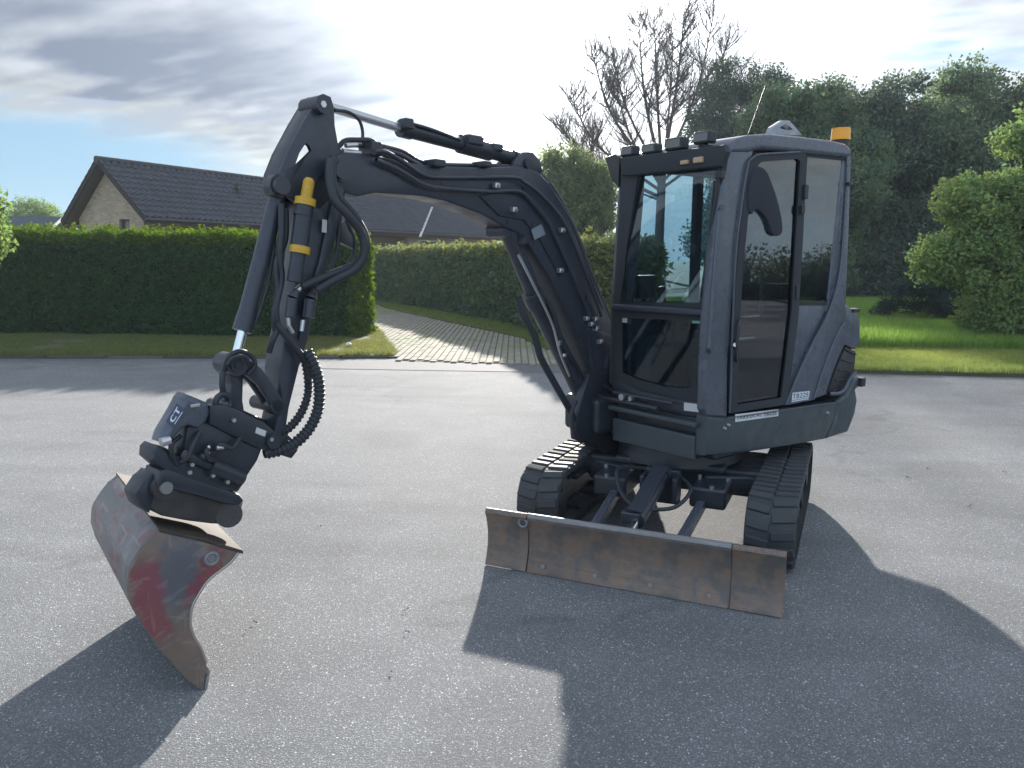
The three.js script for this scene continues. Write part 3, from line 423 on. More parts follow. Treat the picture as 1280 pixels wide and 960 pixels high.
// --- undercarriage
{
  const R0 = 0.185, cz = 0.6, hc = 0.209;
  const ringOf = (r) => { const p = []; for (let i = 0; i <= 16; i++) { const a = -Math.PI / 2 + Math.PI * i / 16; p.push([cz + Math.cos(a) * r, hc + Math.sin(a) * r]); } for (let i = 0; i <= 16; i++) { const a = Math.PI / 2 + Math.PI * i / 16; p.push([-cz + Math.cos(a) * r, hc + Math.sin(a) * r]); } return p; };
  const lug = new RoundedBoxGeometry(0.118, 0.026, 0.05, 1, 0.008), per = 4 * cz + 2 * Math.PI * R0;
  const place = (s) => { s = ((s % per) + per) % per; if (s < 2 * cz) return [-cz + s, hc + R0, 0]; s -= 2 * cz; const arc = Math.PI * R0; if (s < arc) { const a = s / R0; return [cz + Math.sin(a) * R0, hc + Math.cos(a) * R0, a]; } s -= arc; if (s < 2 * cz) return [cz - s, hc - R0, Math.PI]; s -= 2 * cz; const a = s / R0; return [-cz - Math.sin(a) * R0, hc - Math.cos(a) * R0, Math.PI + a]; };
  for (const sd of [-1, 1]) {
    const xa = sd > 0 ? 0.51 : -0.76, xb = xa + 0.25;
    const track = part('rubber_track', plate(ringOf(R0), xa, xb, { holes: [ringOf(R0 - 0.03)], bevel: 0.005 }), M.tread, U);
    track.userData.label = sd > 0 ? 'left rubber track under the cab side' : 'right rubber track below the boom';
    const pads = [M.tread, M.tread, std(C(0.062, 0.064, 0.066), 0.85, { map: grime }), std(C(0.042, 0.047, 0.055), 0.65, { map: grime })]; const N = 40; for (let k = 0; k < N; k++) for (const row of [0, 1]) { const [z, h, a] = place((k + row * 0.5) * per / N), m = new THREE.Mesh(lug, pads[(k * 5 + row * 3) % 4]); m.name = 'tread_lug'; m.castShadow = m.receiveShadow = true; m.position.set(xa + 0.0625 + row * 0.125, h, z); m.rotation.set(a, (row ? 1 : -1) * 0.16, 0, 'XYZ'); track.add(m); }
    const fr = part('track_frame', [box(xa + 0.125, hc, 0, 0.12, 0.16, 1.1, 0.02), box(xa + 0.125, hc + 0.07, -0.1, 0.2, 0.05, 0.9, 0.02)], M.paintDark, U);
    mesh('idler_wheel', [disc(xa + 0.05, xb - 0.05, cz, hc, 0.15), disc(xa + 0.03, xb - 0.03, cz, hc, 0.06)], M.paintDark, fr);
    mesh('drive_sprocket', [disc(xa + 0.07, xb - 0.07, -cz, hc, 0.15), disc(xa + 0.02, xb - 0.02, -cz, hc, 0.09)], M.paintDark, fr);
    for (const z of [-0.32, -0.02, 0.28]) mesh('track_roller', disc(xa + 0.03, xb - 0.03, z, hc - 0.105, 0.05), M.paintDark, fr);
  }
  const car = part('undercarriage_frame', [box(0, 0.31, -0.05, 1.04, 0.16, 0.5, 0.02), box(0, 0.395, -0.05, 0.66, 0.05, 0.66, 0.02), box(-0.28, 0.3, 0.34, 0.2, 0.12, 0.4, 0.02), box(0.28, 0.3, 0.34, 0.2, 0.12, 0.4, 0.02), beam([-0.52, 0.3, 0.1], [-0.2, 0.33, 0.3], 0.14, 0.1), beam([0.52, 0.3, 0.1], [0.2, 0.33, 0.3], 0.14, 0.1)], M.paintDark, U);
  mesh('slew_ring', [(() => { const g = new THREE.CylinderGeometry(0.36, 0.38, 0.14, 40); g.translate(0, 0.47, -0.02); return g; })()], M.paintDark, car);
  mesh('bracket', [box(0.02, 0.33, 0.48, 0.2, 0.2, 0.05, 0.01), box(-0.07, 0.34, 0.54, 0.03, 0.14, 0.14, 0.01), box(0.11, 0.34, 0.54, 0.03, 0.14, 0.14, 0.01)], M.paintDark, car);
  // dozer blade on two arms and a lift cylinder
  const prof = [], curveZ = (h) => 1.186 + 1.75 * (h - 0.155) * (h - 0.155); for (let i = 0; i <= 14; i++) { const h = 0.006 + 0.286 * i / 14; prof.push([curveZ(h), h]); } prof.push([1.206, 0.301]); for (let i = 14; i >= 0; i--) { const h = 0.006 + 0.286 * i / 14; prof.push([curveZ(h) - 0.022, h]); }
  const blade = part('dozer_blade', plate(prof, -0.51, 0.51, { bevel: 0.003 }), M.rust, U);
  mesh('top_rail', bar([-0.51, 0.291, 1.196], [0.51, 0.291, 1.196], 0.021), M.rail, blade);
  mesh('cutting_edge', plate([[1.228, 0.004], [1.208, 0.055], [1.2, 0.055], [1.218, 0.004]], -0.505, 0.505, { bevel: 0.002 }), M.rust, blade);
  for (const [a, b] of [[-0.748, -0.515], [0.515, 0.748]]) { const w = mesh('blade_wing', [plate(prof.map(([z, h]) => [z + 0.004, h]), a, b, { bevel: 0.003 }), bar([a, 0.291, 1.2], [b, 0.291, 1.2], 0.02)], M.rust, blade); w.userData.label = a < 0 ? 'bolted blade end on the boom side' : 'bolted blade end on the cab side'; }
  const eye = new THREE.TorusGeometry(0.022, 0.007, 8, 20); eye.translate(-0.535, 0.262, 1.212); mesh('lifting_eye', eye, M.rail, blade);
  for (const x of [-0.42, -0.14, 0.14, 0.42]) mesh('plate_bolt', (() => { const g = new THREE.CylinderGeometry(0.012, 0.012, 0.012, 8); g.rotateX(Math.PI / 2 - 0.3); g.translate(x, 0.045, 1.214); return g; })(), M.rail, blade);
  for (const x of [-0.22, 0.22]) part('blade_arm', beam([x * 1.15, 0.27, 0.42], [x, 0.17, 1.15], 0.045, 0.06), M.cabGrey, U);
  const lc = part('blade_cylinder', [bar([0.02, 0.4, 0.5], [0.0, 0.275, 0.98], 0.045), bar([0.02, 0.405, 0.49], [0.019, 0.39, 0.54], 0.055), box(-0.03, 0.29, 0.95, 0.1, 0.06, 0.1, 0.01)], M.paint, U);
  mesh('piston_rod', bar([0, 0.28, 0.96], [0, 0.24, 1.17], 0.022), M.chrome, lc);
  mesh('cylinder_guard', beam([0.02, 0.455, 0.55], [0.0, 0.335, 1.0], 0.085, 0.012), M.paint, lc);
  const bolts = part('frame_bolt', [[-0.36, 0.36], [-0.2, 0.36], [0.2, 0.36], [0.36, 0.36], [-0.3, 0.545], [0.3, 0.545]].map(([x, z]) => { const g = new THREE.CylinderGeometry(0.014, 0.014, 0.02, 6); g.translate(x, z > 0.5 ? 0.362 : 0.368, z - 0.02); return g; }), M.steel, U);
  part('blade_pivot', [disc(-0.33, -0.2, 0.44, 0.27, 0.045), disc(0.2, 0.33, 0.44, 0.27, 0.045), disc(-0.35, -0.18, 0.44, 0.27, 0.02), disc(0.18, 0.35, 0.44, 0.27, 0.02)], M.paint, U);
  part('blade_gusset', [plate([[1.17, 0.06], [1.17, 0.25], [1.06, 0.19], [1.06, 0.1]], -0.265, -0.25, { bevel: 0.002 }), plate([[1.17, 0.06], [1.17, 0.25], [1.06, 0.19], [1.06, 0.1]], 0.25, 0.265, { bevel: 0.002 }), plate([[1.175, 0.12], [1.175, 0.29], [1.1, 0.26], [1.1, 0.2]], -0.05, -0.035, { bevel: 0.002 }), plate([[1.175, 0.12], [1.175, 0.29], [1.1, 0.26], [1.1, 0.2]], 0.035, 0.05, { bevel: 0.002 })], M.paint, U).userData.kind = 'stuff';
  bolts.userData.kind = 'stuff';
  part('hydraulic_hose', pipe([[0.1, 0.4, 0.46], [0.2, 0.36, 0.6], [0.15, 0.3, 0.75], [0.03, 0.3, 0.86]], 0.011), M.hose, U);
  part('hydraulic_hose', pipe([[-0.1, 0.4, 0.42], [-0.22, 0.42, 0.56], [-0.16, 0.34, 0.72], [-0.03, 0.31, 0.9]], 0.011), M.hose, U);
}

// --- upper body: main frame, skirts, rear counterweight, engine cover
{
  const xl = 0.52;
  const base = part('upper_frame', [box(0, 0.545, -0.32, 0.98, 0.09, 1.2, 0.02), box(0.05, 0.62, -0.3, 0.9, 0.14, 1.1, 0.02), box(-0.36, 0.66, 0.36, 0.3, 0.22, 0.3, 0.03), box(0.12, 0.63, 0.26, 0.62, 0.24, 0.2, 0.02)], M.paintDark, S);
  mesh('step_plate', [box(0.14, 0.585, 0.4, 0.62, 0.14, 0.03, 0.01), box(0.14, 0.72, 0.41, 0.66, 0.03, 0.06, 0.01)], M.skirt, base);
  mesh('grab_rail', [bar([-0.16, 0.815, 0.42], [0.3, 0.815, 0.42], 0.012), bar([-0.3, 0.77, 0.42], [0.2, 0.77, 0.43], 0.014)], M.paint, base);
  mesh('bolt', [bar([0.0, 0.8, 0.42], [0.0, 0.8, 0.45], 0.014), bar([-0.07, 0.8, 0.42], [-0.07, 0.8, 0.45], 0.02)], M.steel, base);
  const side = part('side_skirt', plate([[0.403,0.777],[0.248,0.748],[-0.159,0.734],[-0.582,0.717],[-0.929,0.699],[-0.904,0.589],[-0.813,0.471],[-0.388,0.489],[0.055,0.519],[0.402,0.556]], 0.44, xl, { bevel: 0.016, seg: 3 }), M.skirt, S);
  mesh('skirt_trim', pipe(lift([[0.242,0.744],[-0.15,0.729],[-0.572,0.714],[-0.908,0.7]], 0.526), 0.004), M.cabGrey, side);
  mesh('skirt_crease', pipe(lift([[-0.266,0.59],[-0.313,0.623],[-0.413,0.634],[-0.679,0.624],[-0.829,0.62]], 0.5215), 0.0035), M.skirt, side);
  mesh('skirt_bolt', [[0.52,0.704,0.217], [0.52,0.643,-0.811], [0.52,0.69,0.251]].map((p) => bar(p, [p[0] + 0.012, p[1], p[2]], 0.011, 0.008, 10)), M.steel, side);
  part('counterweight', plate([[-0.948,0.705],[-1.052,0.741],[-1.129,0.839],[-1.201,0.843],[-1.212,0.766],[-1.173,0.749],[-1.203,0.681],[-1.186,0.585],[-1.109,0.471],[-0.852,0.465],[-0.934,0.586]], -0.5, 0.515, { bevel: 0.03, seg: 4 }), M.skirt, S);
  const eng = part('engine_cover', plate([[-0.915,1.312],[-0.972,1.32],[-1.089,1.265],[-1.144,1.231],[-1.168,1.068],[-1.125,1.013],[-1.148,0.848],[-0.953,0.736],[-0.632,0.746],[-0.657,0.844],[-0.762,1.035],[-0.87,1.219]], -0.5, 0.49, { bevel: 0.028, seg: 4 }), M.paint, S);

  mesh('engine_top', plate([[-0.916,1.307],[-0.973,1.318],[-1.089,1.265],[-1.144,1.231],[-1.168,1.068],[-1.113,1.025],[-0.978,1.065],[-0.91,0.993],[-0.839,0.877],[-0.787,0.759],[-0.641,0.747],[-0.753,0.96],[-0.863,1.129],[-0.948,1.215]], 0.47, 0.518, { bevel: 0.014, seg: 3 }), M.cabGrey, eng);
  mesh('air_grille', plate([[-1.016,1.05],[-1.154,1.004],[-1.15,0.888],[-1.005,0.769],[-0.849,0.775],[-0.91,0.899]], 0.46, 0.5, { bevel: 0.004 }), M.lampBlack, eng);
  for (let k = 0; k < 5; k++) { const u = k / 4; mesh('grille_slat', bar(lerp3([0.505,1.031,-1.01], [0.505,0.778,-0.878], u), lerp3([0.505,0.989,-1.146], [0.505,0.78,-1.014], u), 0.004, 0.004, 6), M.paintDark, eng); }
  mesh('cover_rail', pipe(lift([[-0.815,0.766],[-0.931,0.756],[-0.998,0.773],[-1.059,0.835],[-1.125,0.871]], 0.52), 0.013), M.cabGrey, eng);
  mesh('cover_latch', [box(...[0.5,1.28,-1.074], 0.06, 0.025, 0.08, 0.008), box(...[0.5,0.801,-1.214], 0.08, 0.06, 0.05, 0.01)], M.lampBlack, eng);
  part('side_cover', box(-0.37, 0.86, -0.42, 0.28, 0.56, 0.9, 0.05), M.paint, S);
  // cab: floor, corner posts, rear wall and roof; door, panes and fittings hang on it
  const x0 = -0.21, roofH = 2.215;
  const cab = part('cab', [
    plate([[0.432,0.815],[0.437,0.996],[0.436,1.291],[0.406,1.62],[0.369,1.944],[0.33,2.137],[0.255,2.211],[0.094,2.206],[0.144,1.956],[0.194,1.705],[0.224,1.367],[0.236,1.065],[0.22,0.744],[0.402,0.772]], 0.463, xl, { bevel: 0.02, seg: 4 }),       // post beside the door
    front([[-0.276,0.84],[-0.277,1.32],[-0.255,1.718],[-0.228,2.111],[-0.224,2.179],[-0.141,2.171],[-0.157,1.901],[-0.185,1.576],[-0.196,1.324],[-0.181,0.853]], 0.2, 0.35, { bevel: 0.018, seg: 3 }),                        // post on the boom side
    plate([[-0.73, 1.28], [-0.8, 2.2], [-0.87, 2.2], [-0.86, 1.28]], 0.42, xl - 0.006, { bevel: 0.02, seg: 3 }), plate([[-0.76, 0.75], [-0.8, 2.2], [-0.87, 2.2], [-0.86, 0.75]], x0, x0 + 0.09, { bevel: 0.02 }),
    box((x0 + xl) / 2, 0.79, -0.25, xl - x0 - 0.08, 0.06, 1.1, 0.02), box((x0 + xl) / 2, 1.06, -0.83, xl - x0 - 0.1, 0.52, 0.06, 0.02), box(x0 + 0.03, 1.05, -0.25, 0.05, 0.5, 1.1, 0.02), box(x0 + 0.03, 2.17, -0.27, 0.06, 0.1, 1.1, 0.02), box((x0 + xl) / 2, 2.17, -0.83, 0.6, 0.12, 0.06, 0.02),
  ], M.cabGrey, S);
  // roof with soft edges, its front a little lower
  const roofShape = [[0.317,2.146],[0.3,2.183],[0.249,2.222],[0.161,2.246],[-0.016,2.269],[-0.322,2.284],[-0.658,2.293],[-0.793,2.29],[-0.861,2.268],[-0.881,2.227],[-0.832,2.207],[-0.43,2.198],[0.049,2.181],[0.161,2.155]];
  const roof = mesh('roof', [plate(roofShape, x0 - 0.02, xl + 0.012, { bevel: 0.024, seg: 5 })], M.cabGrey, cab);
  mesh('roof_lining', box(0.15, 2.17, -0.27, 0.64, 0.02, 1.05, 0.005), M.seat, roof);
  mesh('sun_visor', front([[-0.192,2.186],[0.533,2.176],[0.554,2.138],[0.524,2.071],[-0.069,2.075],[-0.169,2.081]], 0.34, 0.385, { bevel: 0.01 }), M.rubber, roof);
  mesh('visor_lamp', [box(...[0.298,2.111,0.392], 0.05, 0.022, 0.02, 0.005), box(...[0.388,2.114,0.392], 0.06, 0.03, 0.02, 0.005)], std(C(0.45, 0.32, 0.2), 0.3), roof);
  [[785, 189, 20, 15], [812, 186, 22, 14], [843, 180, 25, 17], [878, 172, 22, 16]].forEach(([u, v, w, h], i) => {
    const p = [[-0.145,2.218,0.36], [0.019,2.213,0.36], [0.196,2.219,0.36], [0.382,2.23,0.36]][i], s = 0.0049;
    const l = mesh('work_light', [box(p[0], p[1], p[2] - 0.02, w * s, h * s * 0.82, 0.07, 0.014), bar([p[0], p[1] - h * s * 0.7, p[2] - 0.03], [p[0], p[1], p[2] - 0.03], 0.012, 0.012, 8), box(p[0], p[1] - h * s * 0.55, p[2] - 0.03, w * s * 0.6, 0.014, 0.05, 0.004)], M.lampBlack, cab);
    mesh('lamp_lens', box(p[0], p[1], p[2] + 0.012, w * s * 0.8, h * s * 0.55, 0.012, 0.004), M.lens, cab);
  });
  mesh('side_mirror', [front([[-0.326,2.201],[-0.254,2.212],[-0.202,2.193],[-0.209,2.021],[-0.262,2.062]], 0.33, 0.37, { bevel: 0.008 }), bar([-0.263,2.2,0.35], [-0.202,2.198,0.3], 0.01)], M.lampBlack, cab);
  mesh('roof_bracket', plate([[-0.35,2.32],[-0.378,2.368],[-0.479,2.417],[-0.538,2.421],[-0.682,2.352]], 0.27, 0.31, { bevel: 0.002, holes: [[[-0.435,2.369],[-0.506,2.404],[-0.585,2.373],[-0.502,2.362]]] }), std(C(0.34, 0.36, 0.4), 0.5, { map: grime }), cab);
  mesh('antenna', bar([0.2,2.336,-0.297], [0.2,2.625,-0.44], 0.005, 0.003, 6), M.lampBlack, cab);
  const bc = [0.42,2.361,-0.929]; 
  mesh('warning_beacon', [(() => { const g = new THREE.CylinderGeometry(0.054, 0.058, 0.07, 24); g.translate(bc[0], bc[1] + 0.005, bc[2]); return g; })()], M.amber, cab);
  mesh('beacon_base', [(() => { const g = new THREE.CylinderGeometry(0.05, 0.05, 0.05, 20); g.translate(bc[0], bc[1] - 0.052, bc[2]); return g; })()], M.lampBlack, cab);
  // windscreen in a dark frame, lower pane below a bar
  const fo = [[-0.195,2.174],[0.531,2.169],[0.506,1.905],[0.477,1.579],[0.47,1.319],[0.484,0.832],[0.269,0.822],[-0.002,0.831],[-0.159,0.858],[-0.248,0.897],[-0.241,1.323]];
  const upper = [[-0.072,2.078],[0.511,2.073],[0.483,1.866],[0.444,1.621],[0.409,1.375],[-0.175,1.35],[-0.146,1.67]], lower = [[-0.172,1.264],[0.461,1.284],[0.463,1.047],[0.42,0.942],[0.351,0.893],[0.179,0.883],[-0.005,0.897],[-0.161,0.927]];
  const ws = mesh('windscreen_frame', front(fo, 0.325, 0.36, { bevel: 0.006, holes: [upper, lower] }), M.seal, cab);
  mesh('windscreen', tilted(front(upper, 0.344, 0.346, { bevel: 0 }), 1.75, 0.345, 0.055), M.glass, cab);
  mesh('lower_windscreen', front(lower, 0.344, 0.346, { bevel: 0 }), M.lowGlass, cab);
  mesh('cross_bar', bar([-0.207,1.321,0.38], [0.49,1.321,0.38], 0.02), M.paint, cab);
  mesh('wiper', [bar([0.514,2.015,0.385], [0.433,1.403,0.385], 0.009, 0.007, 8), bar([0.486,2.002,0.38], [0.457,1.579,0.38], 0.006, 0.006, 8), box(...[0.519,2.027,0.38], 0.05, 0.04, 0.03, 0.008)], M.lampBlack, cab);
  mesh('hand_rail', [pipe([...[0.5,1.875,0.317], ...[0.56,1.852,0.422], ...[0.565,1.78,0.443], ...[0.565,1.213,0.47], ...[0.56,1.146,0.465], ...[0.5,1.117,0.372]].reduce((a, v, i) => { if (i % 3 === 0) a.push([]); a.at(-1).push(v); return a; }, []), 0.011)], M.cabGrey, cab);
  mesh('front_panel', front([[-0.248,0.887],[-0.003,0.836],[0.269,0.827],[0.484,0.832],[0.488,0.757],[0.302,0.736],[-0.196,0.754]], 0.33, 0.365, { bevel: 0.006 }), M.paintDark, cab);
  mesh('warning_label', quad([0.336,0.774,0.37], [0.468,0.782,0.37], [0.466,0.826,0.37], [0.334,0.819,0.37]), M.sticker, cab);
  mesh('window_sticker', quad([0.354,1.26,0.352], [0.419,1.262,0.352], [0.417,1.311,0.352], [0.352,1.312,0.352]), M.teal, cab);
  mesh('window_sticker', quad([-0.166,1.231,0.352], [-0.126,1.231,0.352], [-0.129,1.305,0.352], [-0.168,1.307,0.352]), M.sticker, cab);
  // door: dark seal round one tall pane, handle and hinges
  const dO = [[0.156,2.099],[0.13,2.129],[0.076,2.158],[-0.33,2.209],[-0.38,2.204],[-0.393,2.162],[-0.409,1.714],[-0.41,1.251],[-0.345,0.75],[0.207,0.765],[0.225,1.108],[0.216,1.537],[0.194,1.871]], dI = [[0.09,2.075],[0.072,2.109],[0.037,2.128],[-0.303,2.168],[-0.336,2.153],[-0.335,2.091],[-0.335,1.713],[-0.338,1.301],[-0.282,0.795],[0.159,0.804],[0.175,1.104],[0.167,1.536],[0.143,1.852]];
  const door = mesh('door', plate(dO, 0.5, 0.528, { bevel: 0.008, seg: 3, holes: [dI] }), M.rubber, cab);
  mesh('door_glass', plate(dI, 0.512, 0.514, { bevel: 0 }), M.sideGlass, cab);
  mesh('door_trim', pipe(lift([[0.221,0.773],[0.235,1.516],[0.207,1.862],[0.163,2.093],[0.131,2.128],[0.061,2.154],[-0.315,2.198]], 0.53), 0.006), M.cabGrey, cab);
  mesh('door_handle', [pipe([[0.535,1.28,0.182], [0.55,1.24,0.213], [0.55,1.11,0.217], [0.535,1.054,0.185]], 0.008), box(...[0.53,1.151,0.2], 0.02, 0.045, 0.03, 0.006)], M.lampBlack, cab);
  mesh('door_lock', bar([0.53,1.146,0.2], [0.55,1.15,0.228], 0.011), M.steel, cab);
  mesh('door_hinge', [box(...[0.535,1.983,-0.38], 0.03, 0.08, 0.035, 0.006), box(...[0.535,1.884,-0.358], 0.03, 0.05, 0.035, 0.006), box(...[0.53,1.416,-0.367], 0.02, 0.08, 0.03, 0.006)], M.lampBlack, cab);
  mesh('rear_side_window', plate([[-0.414,2.19],[-0.815,2.199],[-0.838,1.961],[-0.836,1.624],[-0.811,1.454],[-0.743,1.338],[-0.416,1.349],[-0.418,1.715]], 0.505, 0.507, { bevel: 0 }), M.sideGlass, cab);
  mesh('window_seal', plate([[-0.389,2.196],[-0.832,2.209],[-0.856,1.961],[-0.856,1.615],[-0.823,1.439],[-0.754,1.323],[-0.392,1.336],[-0.401,1.714]], 0.495, 0.51, { bevel: 0.003, holes: [[[-0.423,2.186],[-0.806,2.194],[-0.828,1.96],[-0.826,1.624],[-0.801,1.459],[-0.733,1.343],[-0.424,1.354],[-0.426,1.715]]] }), M.rubber, cab);
  mesh('quarter_panel', plate([[-0.4,1.34],[-0.753,1.328],[-0.707,1.256],[-0.575,1.088],[-0.438,0.909],[-0.345,0.745],[-0.312,0.749],[-0.371,1.064]], 0.48, 0.506, { bevel: 0.004 }), M.cabGrey, cab);
  mesh('rear_post', plate([[-0.831,2.214],[-0.87,2.236],[-0.904,1.819],[-0.934,1.316],[-0.948,1.215],[-0.863,1.129],[-0.753,0.96],[-0.641,0.745],[-0.328,0.747],[-0.438,0.909],[-0.575,1.088],[-0.726,1.255],[-0.808,1.405],[-0.845,1.551],[-0.854,1.77],[-0.85,2.009]], 0.48, 0.527, { bevel: 0.007, seg: 3 }), M.cabGrey, cab);
  mesh('panel_edge', pipe(lift([[-0.832,2.007],[-0.836,1.769],[-0.827,1.551],[-0.79,1.406],[-0.708,1.257],[-0.558,1.09],[-0.422,0.912],[-0.32,0.754]], 0.53), 0.0045), M.cabGrey, cab);
  mesh('panel_edge', pipe(lift([[-0.92,1.212],[-0.836,1.126],[-0.726,0.959],[-0.623,0.753]], 0.53), 0.007), M.cabGrey, cab);
  mesh('rear_window', front([[x0 + 0.06, 1.33], [xl - 0.08, 1.33], [xl - 0.08, 2.12], [x0 + 0.06, 2.12]], -0.83, -0.828, { bevel: 0 }), M.glass, cab);
  mesh('side_window', plate([[-0.78, 1.33], [0.22, 1.33], [0.22, 2.12], [-0.78, 2.12]], x0 + 0.02, x0 + 0.022, { bevel: 0 }), M.glass, cab);
  mesh('window_post', [bar([0.2, 1.32, -0.82], [0.2, 2.14, -0.82], 0.018), plate([[-0.36, 1.3], [-0.3, 1.3], [-0.3, 2.14], [-0.36, 2.14]], x0, x0 + 0.05, { bevel: 0.01 })], M.rubber, cab);
  mesh('rear_bolt', [box(...[0.53,2.056,-0.872], 0.03, 0.02, 0.06, 0.006)], M.lampBlack, cab);
  // inside
  mesh('seat', [box(0.17, 1.05, -0.3, 0.44, 0.13, 0.44, 0.05), (() => { const g = box(0, 0, 0, 0.42, 0.4, 0.13, 0.06); g.rotateX(-0.2); g.translate(0.17, 1.26, -0.56); return g; })(), box(0.17, 0.95, -0.3, 0.4, 0.26, 0.4, 0.04), box(0.4, 1.25, -0.2, 0.09, 0.06, 0.34, 0.025), box(-0.07, 1.25, -0.2, 0.09, 0.06, 0.34, 0.025)], M.seat, cab);
  mesh('control_lever', [bar([-0.06, 1.05, 0.08], [-0.05, 1.36, 0.14], 0.012), box(-0.05, 1.39, 0.14, 0.04, 0.11, 0.05, 0.015), bar([0.42, 1.05, 0.06], [0.41, 1.36, 0.12], 0.012), box(0.41, 1.39, 0.12, 0.04, 0.11, 0.05, 0.015), bar([0.1, 0.8, 0.2], [0.14, 1.28, 0.24], 0.011), bar([0.2, 0.8, 0.2], [0.25, 1.3, 0.24], 0.011)], M.lampBlack, cab);
  mesh('monitor', [box(-0.13, 1.44, 0.2, 0.05, 0.14, 0.14, 0.01), bar([-0.15, 1.3, 0.2], [-0.13, 1.42, 0.2], 0.012)], M.lampBlack, cab);
  mesh('console', [box(0.12, 1.3, 0.28, 0.6, 0.05, 0.08, 0.02), box(0.42, 0.98, -0.05, 0.12, 0.36, 0.6, 0.03), box(-0.1, 0.98, -0.05, 0.12, 0.36, 0.6, 0.03), box(0.15, 0.84, 0.2, 0.6, 0.04, 0.25, 0.01)], M.seat, cab);
  mesh('cable', pipe([[-0.15, 1.33, 0.29], [-0.1, 1.47, 0.3], [-0.02, 1.42, 0.3], [0.03, 1.33, 0.3]], 0.006), M.hose, cab);
  mesh('seat_belt', pipe([[0.44,1.711,-0.111], [0.44,1.532,-0.15], [0.43,1.257,-0.174]], 0.012), std(C(0.25, 0.25, 0.26), 0.8), cab);
  // badges
  const badge = print(256, 128, (c, w, h) => { c.fillStyle = '#55637a'; c.fillRect(0, 0, w, h); c.fillStyle = '#c8ccd2'; c.fillRect(8, 10, w - 16, 84); c.fillStyle = '#4a566a'; c.font = 'bold 78px sans-serif'; c.textAlign = 'center'; c.textBaseline = 'middle'; c.fillText('TB225', w / 2, 54, w - 30); c.fillStyle = '#c8ccd2'; c.fillRect(8, 102, w - 16, 14); });
  mesh('model_badge', quad([0.529,0.757,-0.377], [0.529,0.754,-0.572], [0.529,0.815,-0.583], [0.529,0.824,-0.382]), badge, cab);
  const name = print(512, 112, (c, w, h) => { c.fillStyle = '#c9cdd0'; c.fillRect(0, 0, w, h); c.fillStyle = '#252c35'; c.font = 'bold 66px sans-serif'; c.textBaseline = 'middle'; c.fillText('TAKEUCHI', 14, h / 2 + 2, 296); c.fillStyle = '#aab0b6'; c.fillRect(322, 10, 178, h - 20); c.fillStyle = '#3c444e'; c.font = 'bold 58px sans-serif'; c.fillText('TB225', 334, h / 2 + 2, 156); });
  mesh('name_plate', quad([0.524,0.712,0.158], [0.524,0.693,-0.261], [0.524,0.734,-0.257], [0.524,0.756,0.161]), name, side);
}
{ // jacket hung inside the cab by the door
  const k = mesh('jacket', plate([[0.15,2.022],[0.112,2.077],[0.056,2.09],[0.003,2.073],[-0.046,2.025],[-0.115,1.931],[-0.173,1.816],[-0.179,1.751],[-0.135,1.732],[-0.079,1.748],[-0.036,1.808],[0.02,1.853],[0.072,1.868],[0.113,1.841],[0.144,1.865],[0.157,1.939]], 0.516, 0.536, { bevel: 0.008, seg: 3, smooth: true }), M.cloth);
  k.position.set(1.041, 0, -4.641); k.rotation.y = -52 * D2R; tag(k, 'dark jacket hanging at the cab door window of the excavator', 'jacket');
}

